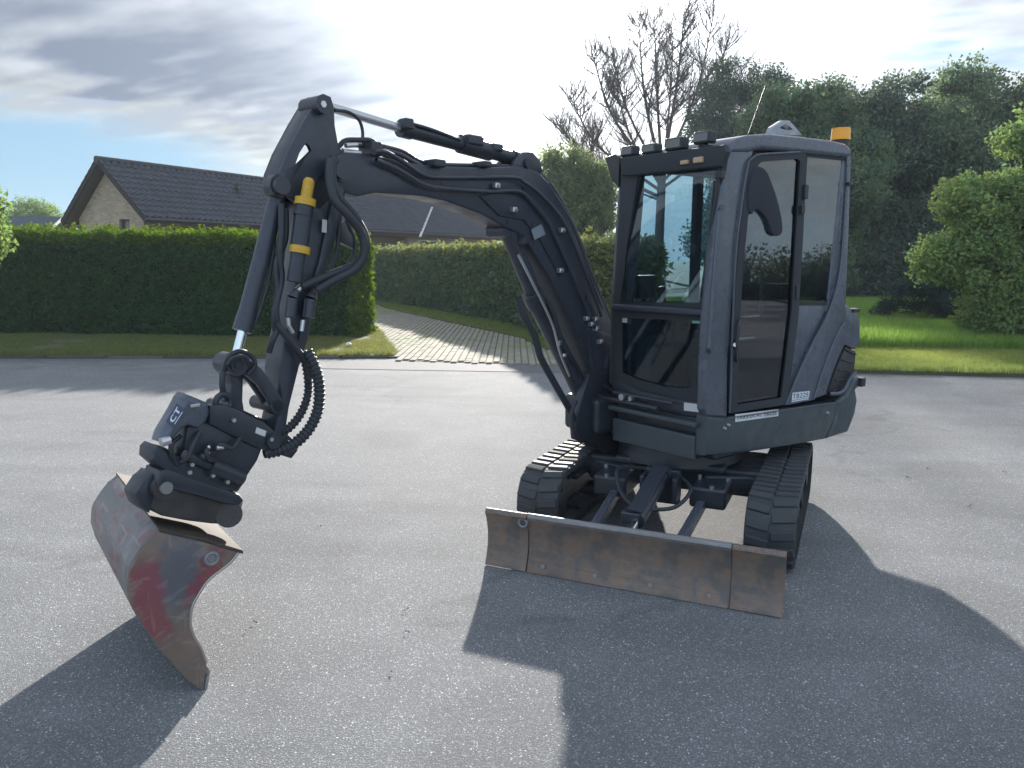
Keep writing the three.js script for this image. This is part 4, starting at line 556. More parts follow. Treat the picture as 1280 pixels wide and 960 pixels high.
// --- boom, arm and their cylinders, in the plane of the boom
{
  const bx = 0.075;
  const boom = part('boom', [plate([[1.871,1.975],[1.849,2.011],[1.801,2.038],[1.719,2.047],[1.5,2.035],[1.308,2.028],[0.987,2.05],[0.684,2.084],[0.606,2.083],[0.525,2.069],[0.428,2.018],[0.325,1.931],[0.21,1.785],[0.095,1.591],[-0.07,1.345],[-0.234,1.188],[-0.425,1.087],[-0.519,0.958],[-0.505,0.841],[-0.41,0.789],[-0.249,0.788],[-0.069,0.841],[-0.015,0.908],[0.106,1.086],[0.254,1.294],[0.414,1.494],[0.604,1.685],[0.696,1.741],[0.798,1.767],[0.966,1.824],[1.209,1.874],[1.361,1.889],[1.505,1.887],[1.639,1.885],[1.734,1.863],[1.808,1.878],[1.861,1.919]], -bx, bx, { bevel: 0.012, seg: 3 }),
    disc(-0.1, 0.1, ...[1.827,1.961], 0.045), disc(-0.115, 0.115, ...[-0.226,0.948], 0.115)], M.paint, B);
  for (const [a, b] of [[0.07, 0.086], [-0.086, -0.07]]) mesh('side_plate', [plate([[0.995,1.911],[0.754,1.962],[0.572,1.933],[0.418,1.796],[0.251,1.532],[0.341,1.511],[0.516,1.707],[0.658,1.808],[0.847,1.821]], a, b, { bevel: 0.006 })], M.paint, boom);
  mesh('foot_plate', plate([[0.063,1.198],[-0.197,1.141],[-0.435,1.008],[-0.442,0.86],[-0.209,0.825],[-0.004,0.9]], -0.088, 0.088, { bevel: 0.006 }), M.paint, boom);
  mesh('cylinder_lug', [plate([[0.736,2.06],[0.698,2.112],[0.634,2.158],[0.568,2.165],[0.507,2.13],[0.479,2.074],[0.526,2.037]], 0.035, 0.07, { bevel: 0.005, smooth: false }), plate([[0.736,2.06],[0.698,2.112],[0.634,2.158],[0.568,2.165],[0.507,2.13],[0.479,2.074],[0.526,2.037]], -0.07, -0.035, { bevel: 0.005 }), disc(-0.085, 0.085, ...[0.619,2.102], 0.026)], M.paint, boom);
  mesh('label_plate', quad(...[[663,288],[677,280],[682,291],[668,300]].map((_, i) => [[0.088,1.76,0.601], [0.089,1.706,0.574], [0.088,1.738,0.477], [0.089,1.793,0.513]][i])), std(C(0.2, 0.22, 0.25), 0.6), boom);
  // steel pipes along top and flank of the boom
  const run = (x, pts) => mesh('hydraulic_pipe', pipe(lift(pts, x), 0.0105, 60), M.paint, boom);
  run(0.098, [[1.657,2.052],[1.596,2.058],[1.493,2.024],[1.375,1.979],[1.224,1.98],[0.768,2.016],[0.673,1.999],[0.54,1.947],[0.377,1.849],[0.248,1.712],[0.085,1.484],[-0.063,1.263]]);
  run(0.102, [[1.652,2.019],[1.52,1.987],[1.38,1.936],[1.229,1.929],[0.948,1.934],[0.722,1.949],[0.618,1.904],[0.467,1.794],[0.327,1.622],[0.161,1.393],[0.008,1.195]]);
  run(0.06, [[1.581,2.069],[1.482,2.062],[1.388,2.033],[1.264,2.016],[0.724,2.058],[0.595,2.044],[0.387,1.937],[0.221,1.781],[0.075,1.577],[-0.172,1.241]]);
  run(0.03, [[1.556,2.092],[1.432,2.08],[1.336,2.048],[1.209,2.045],[0.69,2.084],[0.505,2.075],[0.305,1.943],[0.15,1.789],[-0.017,1.552],[-0.272,1.223]]);
  run(-0.05, [[1.527,2.078],[1.289,2.044],[0.598,2.09],[0.321,2.061],[0.042,1.813],[-0.258,1.373]]);
  for (const p of [[0.1,1.967,0.892], [0.1,1.856,0.758], [0.1,1.542,0.36], [0.1,1.763,0.349], [0.1,1.258,0.098], [0.1,1.248,0.007], [0.1,1.19,-0.003], [0.1,1.108,-0.048], [0.1,1.133,-0.179], [0.1,1.222,0.048]]) mesh('pipe_clamp', [box(p[0], p[1], p[2], 0.03, 0.028, 0.034, 0.005), bar(p, [p[0] + 0.024, p[1], p[2]], 0.008, 0.008, 8)], M.steel, boom);
  mesh('pipe_clamp', [box(...[0.06,2.04,1.279], 0.1, 0.035, 0.07, 0.008), box(...[0.06,2.065,0.954], 0.1, 0.03, 0.05, 0.008), box(...[0.07,1.705,0.665], 0.08, 0.05, 0.03, 0.006)], M.paintDark, boom);
  mesh('hose_fitting', [bar([0.06,2.044,1.794], [0.06,2.044,1.703], 0.012), bar([0.08,2.065,1.791], [0.08,2.074,1.734], 0.01), bar([0.02,2.084,1.725], [0.02,2.088,1.662], 0.014)], M.steel, boom);
  mesh('valve_block', [box(...[0.04,2.069,1.631], 0.1, 0.06, 0.06, 0.01), bar([0.1,2.051,1.662], [0.12,2.047,1.679], 0.012)], M.paintDark, boom);
  // arm cylinder on top
  const ac = part('arm_cylinder', [bar([0,2.188,1.426], [-0,2.129,0.616], 0.034), bar([0,2.188,1.426], [0,2.184,1.364], 0.04), bar([0,2.161,1.044], [0,2.145,0.83], 0.045), bar([0,2.134,0.655], [0,2.119,0.51], 0.04), disc(-0.045, 0.045, ...[0.571,2.109], 0.045)], M.paintDark, B);
  mesh('piston_rod', bar([0,2.229,1.837], [0,2.188,1.417], 0.0205), M.steel, ac);
  mesh('port_block', [box(...[0.03,2.204,1.414], 0.05, 0.045, 0.05, 0.006), box(...[0.02,2.181,0.98], 0.07, 0.05, 0.11, 0.012), box(...[0.02,2.164,0.815], 0.06, 0.04, 0.08, 0.012)], M.paintDark, ac);
  mesh('steel_line', pipe([[0.035,2.209,1.399], [0.035,2.198,1.262], [0.035,2.172,1.079]], 0.008), M.paint, ac);
  // boom cylinder in front, with its hose
  const bc = part('boom_cylinder', [bar([0.02,1.393,0.488], [0.02,0.604,-0.11], 0.052), bar([0.02,1.42,0.516], [0.02,1.347,0.459], 0.058), disc(-0.05, 0.09, ...[-0.085,0.591], 0.055)], M.paint, B);
  mesh('piston_rod', [bar([0.02,1.763,0.717], [0.02,1.383,0.473], 0.046), disc(-0.06, 0.06, ...[0.763,1.752], 0.035)], M.paint, bc);
  mesh('steel_line', pipe([[0.09,1.629,0.708], [0.09,1.459,0.574], [0.09,1.249,0.416], [0.09,1.079,0.339], [0.09,0.929,0.244]], 0.008), M.steel, bc);
  mesh('hose_clip', [box(...[0.09,1.13,0.347], 0.02, 0.03, 0.03, 0.004), box(...[0.09,1.056,0.293], 0.02, 0.02, 0.02, 0.004), box(...[0.09,1.156,0.557], 0.02, 0.022, 0.022, 0.004)], M.steel, bc);
  part('hydraulic_hose', pipe([[0.08,1.402,0.695], [0.09,1.303,0.661], [0.1,1.19,0.584], [0.1,1.065,0.527], [0.1,0.916,0.409], [0.1,0.769,0.285], [0.09,0.674,0.207], [0.05,0.562,0.101]], 0.02), M.hose, B);
  part('hydraulic_hose', pipe([[0.06,1.447,0.502], [0.08,1.32,0.404], [0.08,1.169,0.327], [0.08,1.018,0.201], [0.05,0.86,0.025]], 0.014), M.hose, B);
  // swing post
  part('swing_post', [plate([[0.148,0.774],[0.07,0.92],[-0.109,0.93],[-0.429,0.811],[-0.534,0.679],[-0.576,0.276],[-0.396,0.268],[0.015,0.47],[0.183,0.536],[0.201,0.637]], 0.055, 0.11, { bevel: 0.012 }), plate([[-0.158,0.705],[-0.243,0.863],[-0.437,0.874],[-0.784,0.745],[-0.898,0.602],[-0.943,0.164],[-0.748,0.156],[-0.303,0.375],[-0.121,0.446],[-0.101,0.556]], -0.11, -0.055, { bevel: 0.012 }), plate([[-0.079,0.549],[-0.7,0.558],[-0.76,0.22],[-0.572,0.212],[-0.144,0.422]], -0.08, 0.08, { bevel: 0.01 }), bar([0,0.651,-0.443], [0,0.185,-0.433], 0.075)], M.paintDark, B);
  part('hydraulic_hose', pipe([[0.14,0.854,-0.016], [0.17,0.777,-0.176], [0.2,0.777,-0.363], [0.22,0.678,-0.637]], 0.013), M.hose, B);
  part('hydraulic_hose', pipe([[0.12,0.782,0.013], [0.16,0.685,-0.105], [0.2,0.672,-0.292], [0.22,0.539,-0.491], [0.1,0.317,-0.706]], 0.013), M.hose, B);
  part('hydraulic_hose', pipe([[0.12,0.735,0.037], [0.15,0.571,-0.08], [0.18,0.571,-0.262], [0.2,0.448,-0.38], [0.1,0.221,-0.616]], 0.013), M.hose, B);
  part('hydraulic_hose', pipe([[0.12,0.785,0.218], [0.13,0.7,0.277], [0.13,0.554,0.211], [0.08,0.483,-0.028]], 0.012), M.hose, B);

  // arm: top plate with an opening, tapering box below
  const ax = 0.06;
  const arm = part('arm', [plate([[1.955,1.926],[1.907,1.961],[1.827,2.018],[1.782,2.023],[1.756,1.967],[1.776,1.894],[1.799,1.821],[1.846,1.676],[1.912,1.545],[1.965,1.406],[1.995,1.273],[2.042,1.172],[2.099,1.008],[2.124,0.896],[2.152,0.858],[2.173,0.862],[2.178,0.905],[2.134,1.045],[2.134,1.169],[2.111,1.269],[2.071,1.401],[2.025,1.568],[2.004,1.679],[2.004,1.829]], -ax, ax, { bevel: 0.01, seg: 3 }),
    ...[[0.04, 0.06], [-0.06, -0.04]].map(([a, b], i) => plate([[1.906,2.233],[1.874,2.259],[1.84,2.252],[1.826,2.213],[1.825,2.142],[1.812,2.071],[1.782,2.023],[1.764,1.966],[1.792,1.893],[1.915,1.802],[1.998,1.798],[2.04,1.833],[2.082,1.852],[2.102,1.884],[2.092,1.933],[2.052,2.014],[1.973,2.138]], a, b, { bevel: 0.005, holes: [i ? [[1.912,2.107],[1.885,2.098],[1.852,2.057],[1.854,2.031],[1.923,1.967],[1.976,1.95],[1.982,1.98],[1.949,2.046]] : [[1.968,2.066],[1.948,2.05],[1.938,2.029],[1.981,1.991],[2.019,1.959],[2.026,1.972],[2.005,2.019]]] })),
    plate([[1.906,2.233],[1.973,2.138],[2.052,2.014],[2.092,1.933],[2.105,1.884],[2.084,1.888],[2.067,1.932],[2.027,2.011],[1.952,2.132],[1.887,2.22]], -0.05, 0.05, { bevel: 0.003 }), plate([[1.825,2.142],[1.812,2.071],[1.782,2.023],[1.811,2.007],[1.837,2.062],[1.849,2.139]], -0.05, 0.05, { bevel: 0.003 })], M.paint, B);
  mesh('pivot_pin', [disc(-0.03, 0.095, ...[1.901,2.21], 0.036), disc(0.0, 0.075, ...[2.09,1.884], 0.034), disc(-0.06, 0.09, ...[2.187,0.889], 0.034), disc(-0.08, 0.085, ...[2.169,1.028], 0.028), disc(-0.08, 0.118, ...[1.84,1.959], 0.034)], M.paint, arm);
  mesh('bolt', [disc(0.09, 0.1, ...[1.905,2.209], 0.014, 6), disc(0.085, 0.09, ...[1.819,1.963], 0.014, 6)], M.steel, arm);
  mesh('side_rib', plate([[1.851,1.875],[1.793,1.931],[1.814,1.82],[1.86,1.675],[1.925,1.545],[1.979,1.407],[2.023,1.279],[2.049,1.281],[1.999,1.456],[1.943,1.584]], 0.066, 0.074, { bevel: 0.003 }), M.paint, arm);
  mesh('number_plate', quad([0.075,1.712,1.922], [0.076,1.71,1.899], [0.075,1.761,1.893], [0.075,1.764,1.916]), M.sticker, arm);
  const vc = part('valve_cylinder', [bar([0.11,1.814,2.02], [0.11,1.634,2.058], 0.035), bar([0.11,1.634,2.058], [0.11,1.516,2.083], 0.03), bar([0.11,1.77,2.033], [0.11,1.782,2.03], 0.037)], M.paintDark, B);
  mesh('yellow_cap', [bar([0.11,1.904,1.997], [0.11,1.832,2.015], 0.0225), bar([0.11,1.916,1.994], [0.11,1.904,1.997], 0.015, 0.0225)], M.yellow, vc);
  mesh('yellow_ring', bar([0.11,1.838,2.015], [0.11,1.81,2.021], 0.041), M.yellow, vc);
  mesh('yellow_ring', bar([0.11,1.653,2.049], [0.11,1.625,2.055], 0.04), M.yellow, vc);
  part('coupling_sleeve', [bar([0.1,1.451,2.09], [0.1,1.379,2.105], 0.024), bar([0.1,1.485,2.07], [0.1,1.454,2.087], 0.014, 0.024)], M.paint, B);
  part('coupling_sleeve', [bar([0.1,1.444,2.006], [0.1,1.371,2.021], 0.024), bar([0.1,1.47,1.99], [0.1,1.448,2.002], 0.014, 0.024)], M.paint, B);
  const fit = part('hose_fitting', [bar([0.1,1.472,2.078], [0.1,1.497,2.044], 0.013), bar([0.1,1.466,1.993], [0.1,1.485,1.966], 0.012), bar([0.1,1.497,1.946], [0.1,1.525,1.886], 0.009), bar([0.1,1.377,2.112], [0.1,1.345,2.111], 0.009), bar([0.1,1.345,2.111], [0.1,1.315,2.094], 0.008), bar([0.1,1.363,2.044], [0.1,1.319,2.053], 0.009)], M.steel, B);
  // bucket cylinder
  const kc = part('bucket_cylinder', [bar([0,1.879,2.057], [-0,1.351,2.245], 0.034), bar([0,1.391,2.229], [0,1.327,2.255], 0.038), disc(-0.0, 0.05, ...[2.085,1.886], 0.045)], M.paint, B);
  mesh('piston_rod', bar([0,1.339,2.249], [0,1.221,2.29], 0.018), M.chrome, kc);
  mesh('steel_line', pipe([[0.02,1.795,2.092], [0.02,1.678,2.106], [0.02,1.522,2.139], [0.02,1.384,2.196], [0.02,1.332,2.227]], 0.007), M.paint, kc);
  part('hydraulic_hose', pipe([[0.06,1.815,2.091], [0.07,1.708,2.104], [0.07,1.615,2.116], [0.07,1.523,2.114], [0.08,1.415,2.151], [0.08,1.337,2.148], [0.08,1.292,2.172], [0.06,1.243,2.18]], 0.013), M.hose, B);
  part('hydraulic_hose', pipe([[0.03,1.797,2.052], [0.05,1.678,2.075], [0.06,1.585,2.129], [0.07,1.476,2.134], [0.08,1.385,2.163], [0.07,1.305,2.151]], 0.011), M.hose, B);
  // the big loop of hoses beside the arm
  part('hydraulic_hose', pipe([[0.13,1.992,1.91], [0.16,1.911,1.935], [0.18,1.834,1.93], [0.2,1.773,1.878], [0.2,1.703,1.817], [0.2,1.623,1.808], [0.18,1.561,1.844], [0.15,1.523,1.915], [0.12,1.48,1.988]], 0.018), M.hose, B);
  part('hydraulic_hose', pipe([[0.1,2.011,1.868], [0.12,1.926,1.89], [0.14,1.851,1.877], [0.15,1.784,1.816], [0.15,1.708,1.762], [0.16,1.643,1.768], [0.15,1.584,1.808], [0.13,1.539,1.938], [0.11,1.497,2.051]], 0.016), M.hose, B);
  part('hydraulic_hose', pipe([[0.06,1.788,1.817], [0.07,1.682,1.837], [0.08,1.6,1.868], [0.09,1.545,1.929]], 0.009), M.hose, B);
  part('hydraulic_hose', pipe([[0.05,1.767,1.778], [0.06,1.667,1.744], [0.08,1.583,1.796], [0.1,1.545,1.897]], 0.009), M.hose, B);
  part('hose_guard', plate([[1.839,1.735],[1.798,1.756],[1.723,1.658],[1.736,1.644],[1.826,1.676]], 0.03, 0.06, { bevel: 0.003 }), M.paint, B);
  part('hydraulic_hose', pipe([[0.02,2.21,1.797], [0.02,2.213,1.728], [0.02,2.191,1.675], [0.02,2.148,1.655], [0.03,2.09,1.665]], 0.007), M.hose, B);
  part('hydraulic_hose', pipe([[0.05,2.06,1.806], [0.06,2.088,1.776], [0.06,2.098,1.709], [0.06,2.103,1.641], [0.06,2.081,1.599]], 0.011), M.hose, B);
  part('hydraulic_hose', pipe([[0.03,2.096,1.578], [0.03,2.066,1.502], [0.03,2.023,1.41], [0.06,1.972,1.365]], 0.012), M.hose, B);
  part('hydraulic_hose', pipe([[0.09,1.357,2.16], [0.1,1.305,2.124], [0.1,1.247,2.079], [0.1,1.195,2.037], [0.1,1.133,2.01]], 0.014), M.hose, B);
  // wrapped hoses from the arm down to the rotator: a ribbed sleeve round each
  const sleeve = (pts, r) => { const c = new THREE.CatmullRomCurve3(pts.map(P3)), gs = [new THREE.TubeGeometry(c, 60, r, 10)], n = Math.floor(c.getLength() / 0.018); for (let i = 0; i < n; i++) { const g = new THREE.TorusGeometry(r, r * 0.28, 6, 14), t = c.getTangentAt(i / n), p = c.getPointAt(i / n); g.applyQuaternion(new THREE.Quaternion().setFromUnitVectors(V(0, 0, 1), t)); g.translate(p.x, p.y, p.z); gs.push(g); } return gs; };
  part('wrapped_hose', sleeve([[0.11,1.235,2.038], [0.13,1.176,2.021], [0.14,1.087,2.009], [0.14,0.984,2.026], [0.13,0.905,2.08], [0.12,0.862,2.16], [0.1,0.853,2.248]], 0.0195), M.hose, B);
  part('wrapped_hose', sleeve([[0.04,1.227,2.014], [0.05,1.143,2.002], [0.05,1.053,2.003], [0.05,0.974,2.042], [0.05,0.921,2.105], [0.05,0.903,2.172]], 0.0155), M.hose, B);
  // linkage to the rotator
  const lk = part('linkage', [disc(-0.02, 0.09, ...[2.331,1.211], 0.042)], M.paint, B);
  for (const x of [[0.06, 0.085], [0.0, 0.025]]) { mesh('link', plate([[2.348,1.224],[2.32,1.243],[2.282,1.227],[2.23,1.187],[2.185,1.125],[2.146,1.056],[2.13,1.015],[2.157,0.986],[2.188,1.007],[2.206,1.058],[2.248,1.124],[2.289,1.163],[2.328,1.179]], ...x, { bevel: 0.005 }), M.paint, lk); }
  mesh('link', plate([[2.338,1.226],[2.298,1.234],[2.274,1.201],[2.283,1.158],[2.292,1.065],[2.286,1.001],[2.34,1.003],[2.352,1.058],[2.334,1.133],[2.347,1.19]], -0.045, 0.045, { bevel: 0.008 }), M.paint, lk);
  mesh('link_pin', [disc(-0.03, 0.1, ...[2.337,1.213], 0.026), disc(0.1, 0.105, ...[2.337,1.213], 0.015, 6), disc(-0.08, 0.08, ...[2.359,1.045], 0.024)], M.paintDark, lk);
  part('hydraulic_hose', pipe([[0.08,1.197,2.381], [0.1,1.246,2.37], [0.1,1.263,2.324], [0.1,1.24,2.279], [0.1,1.202,2.265], [0.09,1.17,2.291]], 0.009), M.hose, B);
  part('hydraulic_hose', pipe([[0.06,1.223,2.359], [0.08,1.174,2.389], [0.08,1.12,2.39], [0.07,1.079,2.364]], 0.011), M.hose, B);
  part('hydraulic_hose', pipe([[0.12,1.22,2.389], [0.13,1.245,2.368], [0.13,1.244,2.323], [0.12,1.205,2.3]], 0.007), M.hose, B);

  // tilting rotator: top bracket, cover, body, rotor plate
  const tr = part('tilting_rotator', [
    plate([[2.466,1.078],[2.411,1.076],[2.33,1.028],[2.252,0.984],[2.186,0.916],[2.171,0.871],[2.201,0.844],[2.285,0.886],[2.387,0.951],[2.471,1.011]], 0.07, 0.12, { bevel: 0.008 }), plate([[2.344,1.03],[2.284,1.028],[2.196,0.975],[2.111,0.928],[2.038,0.853],[2.022,0.804],[2.054,0.775],[2.147,0.82],[2.258,0.892],[2.349,0.957]], -0.05, -0.01, { bevel: 0.008 }),
    plate([[2.55,1.015],[2.46,1.018],[2.344,0.941],[2.253,0.877],[2.277,0.83],[2.349,0.75],[2.396,0.742],[2.474,0.809],[2.549,0.873],[2.568,0.936]], -0.02, 0.11, { bevel: 0.02 }),
  ], M.paintDark, B);
  const cover = mesh('rotator_cover', [plate([[2.594,1.085],[2.571,1.122],[2.556,1.137],[2.476,1.091],[2.472,1.055],[2.487,1.022],[2.518,1.004],[2.558,1.019],[2.582,1.009],[2.625,0.968],[2.66,0.98],[2.647,1.012]], 0.05, 0.14, { bevel: 0.022, seg: 4 })], M.cabGrey, tr);
  mesh('cover_vent', [box(...[0.145,1.091,2.532], 0.006, 0.012, 0.035, 0.003)], M.steel, cover);
  const ct = print(128, 128, (c, w, h) => { c.fillStyle = '#46536a'; c.fillRect(0, 0, w, h); c.fillStyle = '#dfe3e8'; c.font = 'bold 84px sans-serif'; c.textAlign = 'center'; c.textBaseline = 'middle'; c.fillText('CT', w / 2, h / 2 - 8, 108); c.fillRect(20, 104, 88, 8); });
  mesh('cover_logo', quad([0.142,1.023,2.611], [0.143,1.079,2.567], [0.143,1.109,2.596], [0.143,1.05,2.639]), ct, cover);
  mesh('mount_ear', [(() => { const g = new THREE.TorusGeometry(0.03, 0.012, 8, 20); g.rotateY(Math.PI / 2); const p = [0.1,1.079,2.403]; g.translate(...p); return g; })(), (() => { const g = new THREE.TorusGeometry(0.03, 0.012, 8, 20); g.rotateY(Math.PI / 2); const p = [0.02,1.052,2.329]; g.translate(...p); return g; })(), disc(-0.09, 0.135, ...[2.221,0.902], 0.03)], M.paintDark, tr);
  mesh('rating_plate', quad([0.121,0.947,2.293], [0.121,0.925,2.253], [0.122,0.946,2.245], [0.121,0.968,2.285]), M.sticker, tr);
  mesh('tilt_ring', plate([[2.678,0.952],[2.66,0.966],[2.633,0.952],[2.596,0.919],[2.511,0.872],[2.412,0.812],[2.339,0.783],[2.351,0.754],[2.375,0.729],[2.463,0.762],[2.562,0.82],[2.645,0.874],[2.683,0.919]], 0.0, 0.12, { bevel: 0.012 }), M.paintDark, tr);
  mesh('rotor', plate([[2.661,0.877],[2.633,0.88],[2.538,0.821],[2.431,0.76],[2.369,0.721],[2.351,0.694],[2.372,0.677],[2.435,0.699],[2.537,0.755],[2.625,0.799],[2.676,0.823]], 0.0, 0.12, { bevel: 0.012 }), M.paintDark, tr);
  mesh('tilt_cylinder', [bar([0.13,0.86,2.486], [0.13,0.784,2.364], 0.03), bar([0.13,0.92,2.578], [0.13,0.86,2.486], 0.017)], M.paintDark, tr);
  mesh('bolt', [[0.125,0.878,2.552], [0.125,0.894,2.542], [0.125,0.888,2.512], [0.125,0.9,2.511], [0.135,0.824,2.482], [0.135,0.787,2.428], [0.125,1.012,2.383], [0.125,0.912,2.232], [0.125,0.851,2.563], [0.125,0.908,2.493]].map((p) => bar(p, [p[0] + 0.012, p[1], p[2]], 0.009, 0.008, 8)), M.steel, tr);
  for (const pts of [[[0.13,0.934,2.481], [0.16,0.923,2.51], [0.16,0.892,2.5], [0.14,0.875,2.466]], [[0.13,0.99,2.514], [0.15,0.956,2.55], [0.15,0.916,2.57], [0.13,0.893,2.591]], [[0.1,0.981,2.573], [0.13,0.963,2.62], [0.13,0.922,2.618], [0.12,0.88,2.593]], [[0.13,0.939,2.361], [0.15,0.914,2.406], [0.15,0.934,2.449], [0.13,0.917,2.47]]]) mesh('hydraulic_hose', pipe(pts, 0.009), M.hose, tr);
  mesh('hose_fitting', [bar([0.14,0.98,2.66], [0.14,0.983,2.629], 0.016), bar([0.15,0.926,2.468], [0.15,0.923,2.44], 0.008), bar([0.15,0.927,2.504], [0.15,0.936,2.492], 0.008)], M.steel, tr);
  // quick coupler on the bucket
  const qc = part('quick_coupler', [plate([[2.674,0.778],[2.662,0.824],[2.638,0.845],[2.532,0.774],[2.393,0.684],[2.337,0.683],[2.349,0.642],[2.368,0.608],[2.398,0.603],[2.468,0.622],[2.564,0.66],[2.651,0.701],[2.69,0.741]], -0.1, 0.09, { bevel: 0.012 }), bar([0,0.611,2.356], [0.11,0.651,2.414], 0.05), disc(-0.04, 0.11, ...[2.639,0.809], 0.045)], std(C(0.27, 0.31, 0.37), 0.7, { map: rustTex }), B);
  mesh('coupler_hook', plate([[2.734,0.801],[2.698,0.845],[2.663,0.861],[2.65,0.817],[2.676,0.764],[2.691,0.72],[2.722,0.752]], -0.02, 0.08, { bevel: 0.006 }), M.paintDark, qc);
  mesh('coupler_pin', [disc(-0.05, 0.125, ...[2.644,0.81], 0.022), disc(-0.04, 0.1, ...[2.367,0.678], 0.016)], M.rail, qc);
}

// --- bucket: curved back sheet between two side plates, top plate, cutting edge
{
  const xa = 0, xb = -0.87;
  const sideTex = tex(1024, 1024, (u, v) => {                       // one repeat is 1 m; u = -z, v = height
    const z = -u > -0.5 ? -u : 1 - u, h = v, n = fbm(u * 22, v * 22, 2, 5, 22), m = fbm(u * 70, v * 70, 5, 4, 70), f = -z;   // z runs toward the back of the bucket
    let c = [mix(0.13, 0.22, n), mix(0.105, 0.15, n), mix(0.09, 0.115, n)];
    const zz = z; // red paint left in the lee of the back curve and below the rim
    const red1 = sstep(0.075, 0.03, Math.abs(zz - 0.16 + 0.4 * (h - 0.4) * (h - 0.4)) + 0.10 * (n - 0.5)) * sstep(0.2, 0.28, h) * sstep(0.6, 0.5, h);
    const red2 = sstep(0.05, 0.02, Math.abs(zz + 0.03 + (h - 0.43) * 0.55) + 0.10 * (m - 0.5)) * sstep(0.32, 0.38, h) * sstep(0.58, 0.52, h);
    const slate = sstep(0.15, 0.06, Math.hypot(zz - 0.05, (h - 0.47) * 0.7) + 0.12 * (n - 0.5));
    c = c.map((q, i) => mix(q, [0.09, 0.1, 0.125][i], slate * 0.85));
    const red = clamp(red1 + red2) * sstep(0.32, 0.5, m * 0.5 + n * 0.5 + 0.08); c = c.map((q, i) => mix(q, [0.22, 0.045, 0.06][i], red * 0.75));
    const sc2 = sstep(0.7, 0.78, fbm(u * 20 + v * 46, v * 9 - u * 4, 15, 3)) * 0.25, sc3 = sstep(0.71, 0.76, fbm(u * 70, v * 10, 18, 3)) * 0.2; c = c.map((q, i) => mix(q, [0.3, 0.27, 0.25][i], Math.max(sc2, sc3))); const scr = sstep(0.66, 0.74, fbm(u * 8 + v * 20, v * 60 - u * 30, 9, 3)) * 0.22; return c.map((q) => mix(q, 0.26, scr));
  }, 1);
  const sideMat = std(0xffffff, 0.6, { map: sideTex, metalness: 0.15 });
  const backTex = tex(1024, 512, (u, v) => { const n = fbm(u * 14, v * 7, 4, 5, 7), m = fbm(u * 22, v * 22, 8, 5, 22), k = fbm(u * 30, v * 15, 3, 4, 15); let c = [mix(0.13, 0.23, n), mix(0.125, 0.21, n), mix(0.13, 0.21, n)]; const red = sstep(0.53, 0.7, k * 0.5 + n * 0.5); c = c.map((q, i) => mix(q, [0.2, 0.06, 0.06][i], red * 0.6)); const ln = sstep(0.66, 0.74, fbm(u * 80, v * 5, 17, 3, 5)) * 0.4; c = c.map((q, i) => mix(q, [0.36, 0.34, 0.33][i], ln)); const w = sstep(0.55, 0.8, m); return c.map((q, i) => mix(q, [0.34, 0.33, 0.33][i], w * 0.35)); }, 1);
  const backMat = std(0xffffff, 0.5, { map: backTex, metalness: 0.3 });
  const sidePts = [[0.097,0.658],[-0.032,0.591],[-0.172,0.512],[-0.131,0.474],[-0.055,0.429],[-0.012,0.378],[0.013,0.331],[0.023,0.271],[0.012,0.217],[-0.008,0.166],[-0.024,0.103],[-0.014,0.044],[-0.005,-0.008],[0.043,0.048],[0.132,0.204],[0.182,0.312],[0.209,0.381],[0.222,0.456],[0.213,0.522],[0.178,0.582]];
  const back = [[0.097,0.658],[0.141,0.632],[0.178,0.588],[0.209,0.542],[0.222,0.465],[0.213,0.394],[0.187,0.32],[0.131,0.207],[0.088,0.124],[0.043,0.048],[-0.002,-0.011]];
  const inner = back.map(([z, h], i) => { const a = back[Math.max(0, i - 1)], b = back[Math.min(back.length - 1, i + 1)], dz = b[0] - a[0], dh = b[1] - a[1], l = Math.hypot(dz, dh); return [z + dh / l * 0.014, h - dz / l * 0.014]; });
  const bucket = part('bucket', plate([...back, ...inner.reverse()], xb + 0.012, xa - 0.003, { bevel: 0.002 }), backMat, K);
  bucket.userData.label = 'worn grading bucket with red paint remnants';
  mesh('side_plate', plate(sidePts, -0.018, 0.006, { bevel: 0.004 }), sideMat, bucket); mesh('side_plate', plate(sidePts, xb - 0.006, xb + 0.018, { bevel: 0.004 }), sideMat, bucket);
  const top = [[0.105,0.663],[-0.032,0.597],[-0.181,0.513]]; const th = 0.016;
  mesh('top_plate', plate([top[0], top[1], top[2], [top[2][0], top[2][1] - th], [top[1][0], top[1][1] - th], [top[0][0], top[0][1] - th]], xb - 0.008, 0.009, { bevel: 0.003 }), std(C(0.33, 0.32, 0.29), 0.8, { map: rustTex }), bucket);
  mesh('cutting_edge', plate([...[[-0.004,-0.021],[-0.017,0.046],[-0.033,0.067],[-0.016,-0.019]]], xb - 0.008, 0.008, { bevel: 0.002 }), M.rail, bucket);
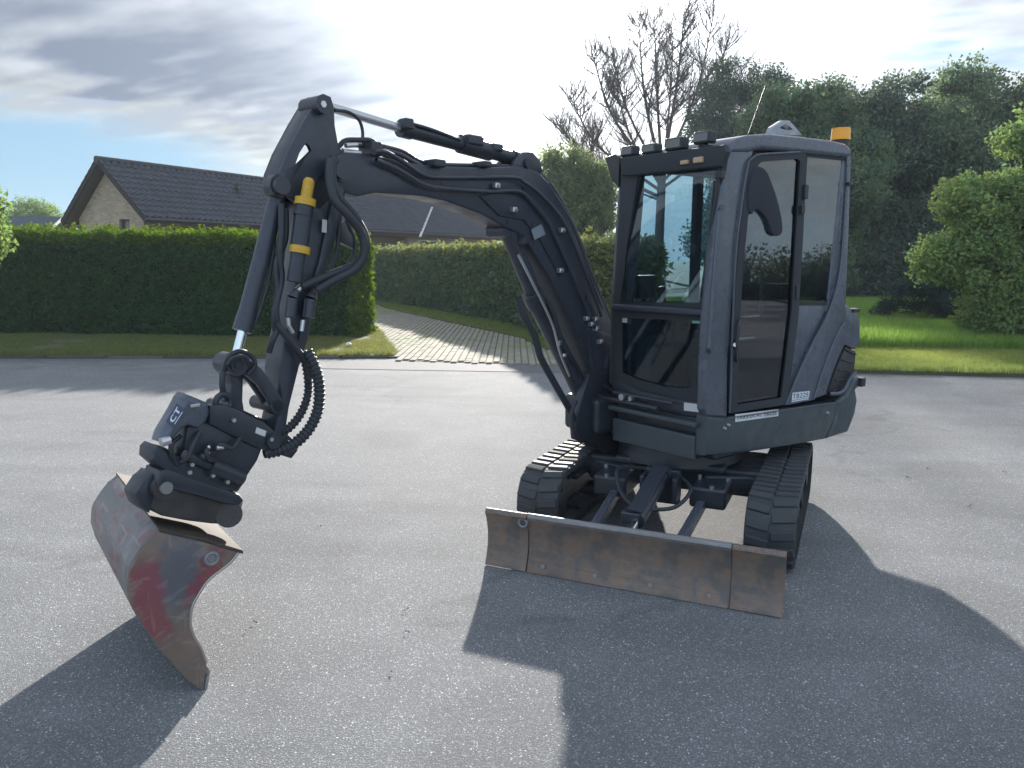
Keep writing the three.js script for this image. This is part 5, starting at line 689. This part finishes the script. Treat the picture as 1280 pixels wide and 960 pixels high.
  mesh('wear_edge', pipe(lift([[-0.167,0.508],[-0.13,0.472],[-0.054,0.428],[-0.011,0.377],[0.014,0.333],[0.023,0.273],[0.013,0.219],[-0.007,0.168],[-0.023,0.105]], 0.002), 0.006), std(C(0.4, 0.37, 0.34), 0.35, { metalness: 0.7 }), bucket);
  const eyeAt = [-0.066,0.508]; const ring = new THREE.TorusGeometry(0.022, 0.007, 8, 20); ring.rotateY(Math.PI / 2); ring.translate(0.01, eyeAt[1], eyeAt[0]);
  mesh('lifting_eye', [ring, disc(0.004, 0.009, eyeAt[0], eyeAt[1], 0.03)], M.rail, bucket);
}

// ---------------------------------------------------------------- small things on the ground
{
  const leafG = clump(3, 0.01, 0.022, 0.016, 61).scale(1, 0.3, 1), dm = std(C(0.025, 0.02, 0.016), 0.9);
  const spots = [[-0.487,-3.293],[-1.147,-3.168],[-1.157,-3.094],[-1.163,-4.403],[-0.458,-3.079],[-0.47,-2.755],[3.005,-4.798],[2.936,-5.449],[-2.313,-3.285],[-0.281,-4.403],[3.214,-5.689],[5.682,-9.757],[0.677,-10.598],[3.743,-5.599]];
  const groupName = 'small dark leaves scattered on the asphalt';
  spots.forEach(([x, z], i) => { const m = new THREE.Mesh(leafG, dm); m.name = numbered('dead_leaf'); m.position.set(x, 0.012, z); m.rotation.y = i * 2.1; m.scale.setScalar([1, 0.8, 0.7][i % 3] * (z < -4.5 ? 1.4 : 1)); m.castShadow = true; tag(m, 'small dark dead leaf lying flat on the grey asphalt', 'leaf', groupName); scene.add(m); });
  const s = [-2.947,-13.656]; const peb = new THREE.IcosahedronGeometry(0.06, 2); { const p = peb.attributes.position; for (let i = 0; i < p.count; i++) { const k = 1 + 0.25 * (fbm(p.getX(i) * 20, p.getY(i) * 20, p.getZ(i) * 20, 2) - 0.5); p.setXYZ(i, p.getX(i) * k, p.getY(i) * k * 0.7, p.getZ(i) * k); } peb.computeVertexNormals(); peb.translate(s[0], 0.09, s[1]); }
  tag(mesh('stone', peb, std(C(0.6, 0.58, 0.54), 0.8)), 'white stone lying in the grass at the end of the dark hedge', 'stone');
}
renderer.render(scene, camera);
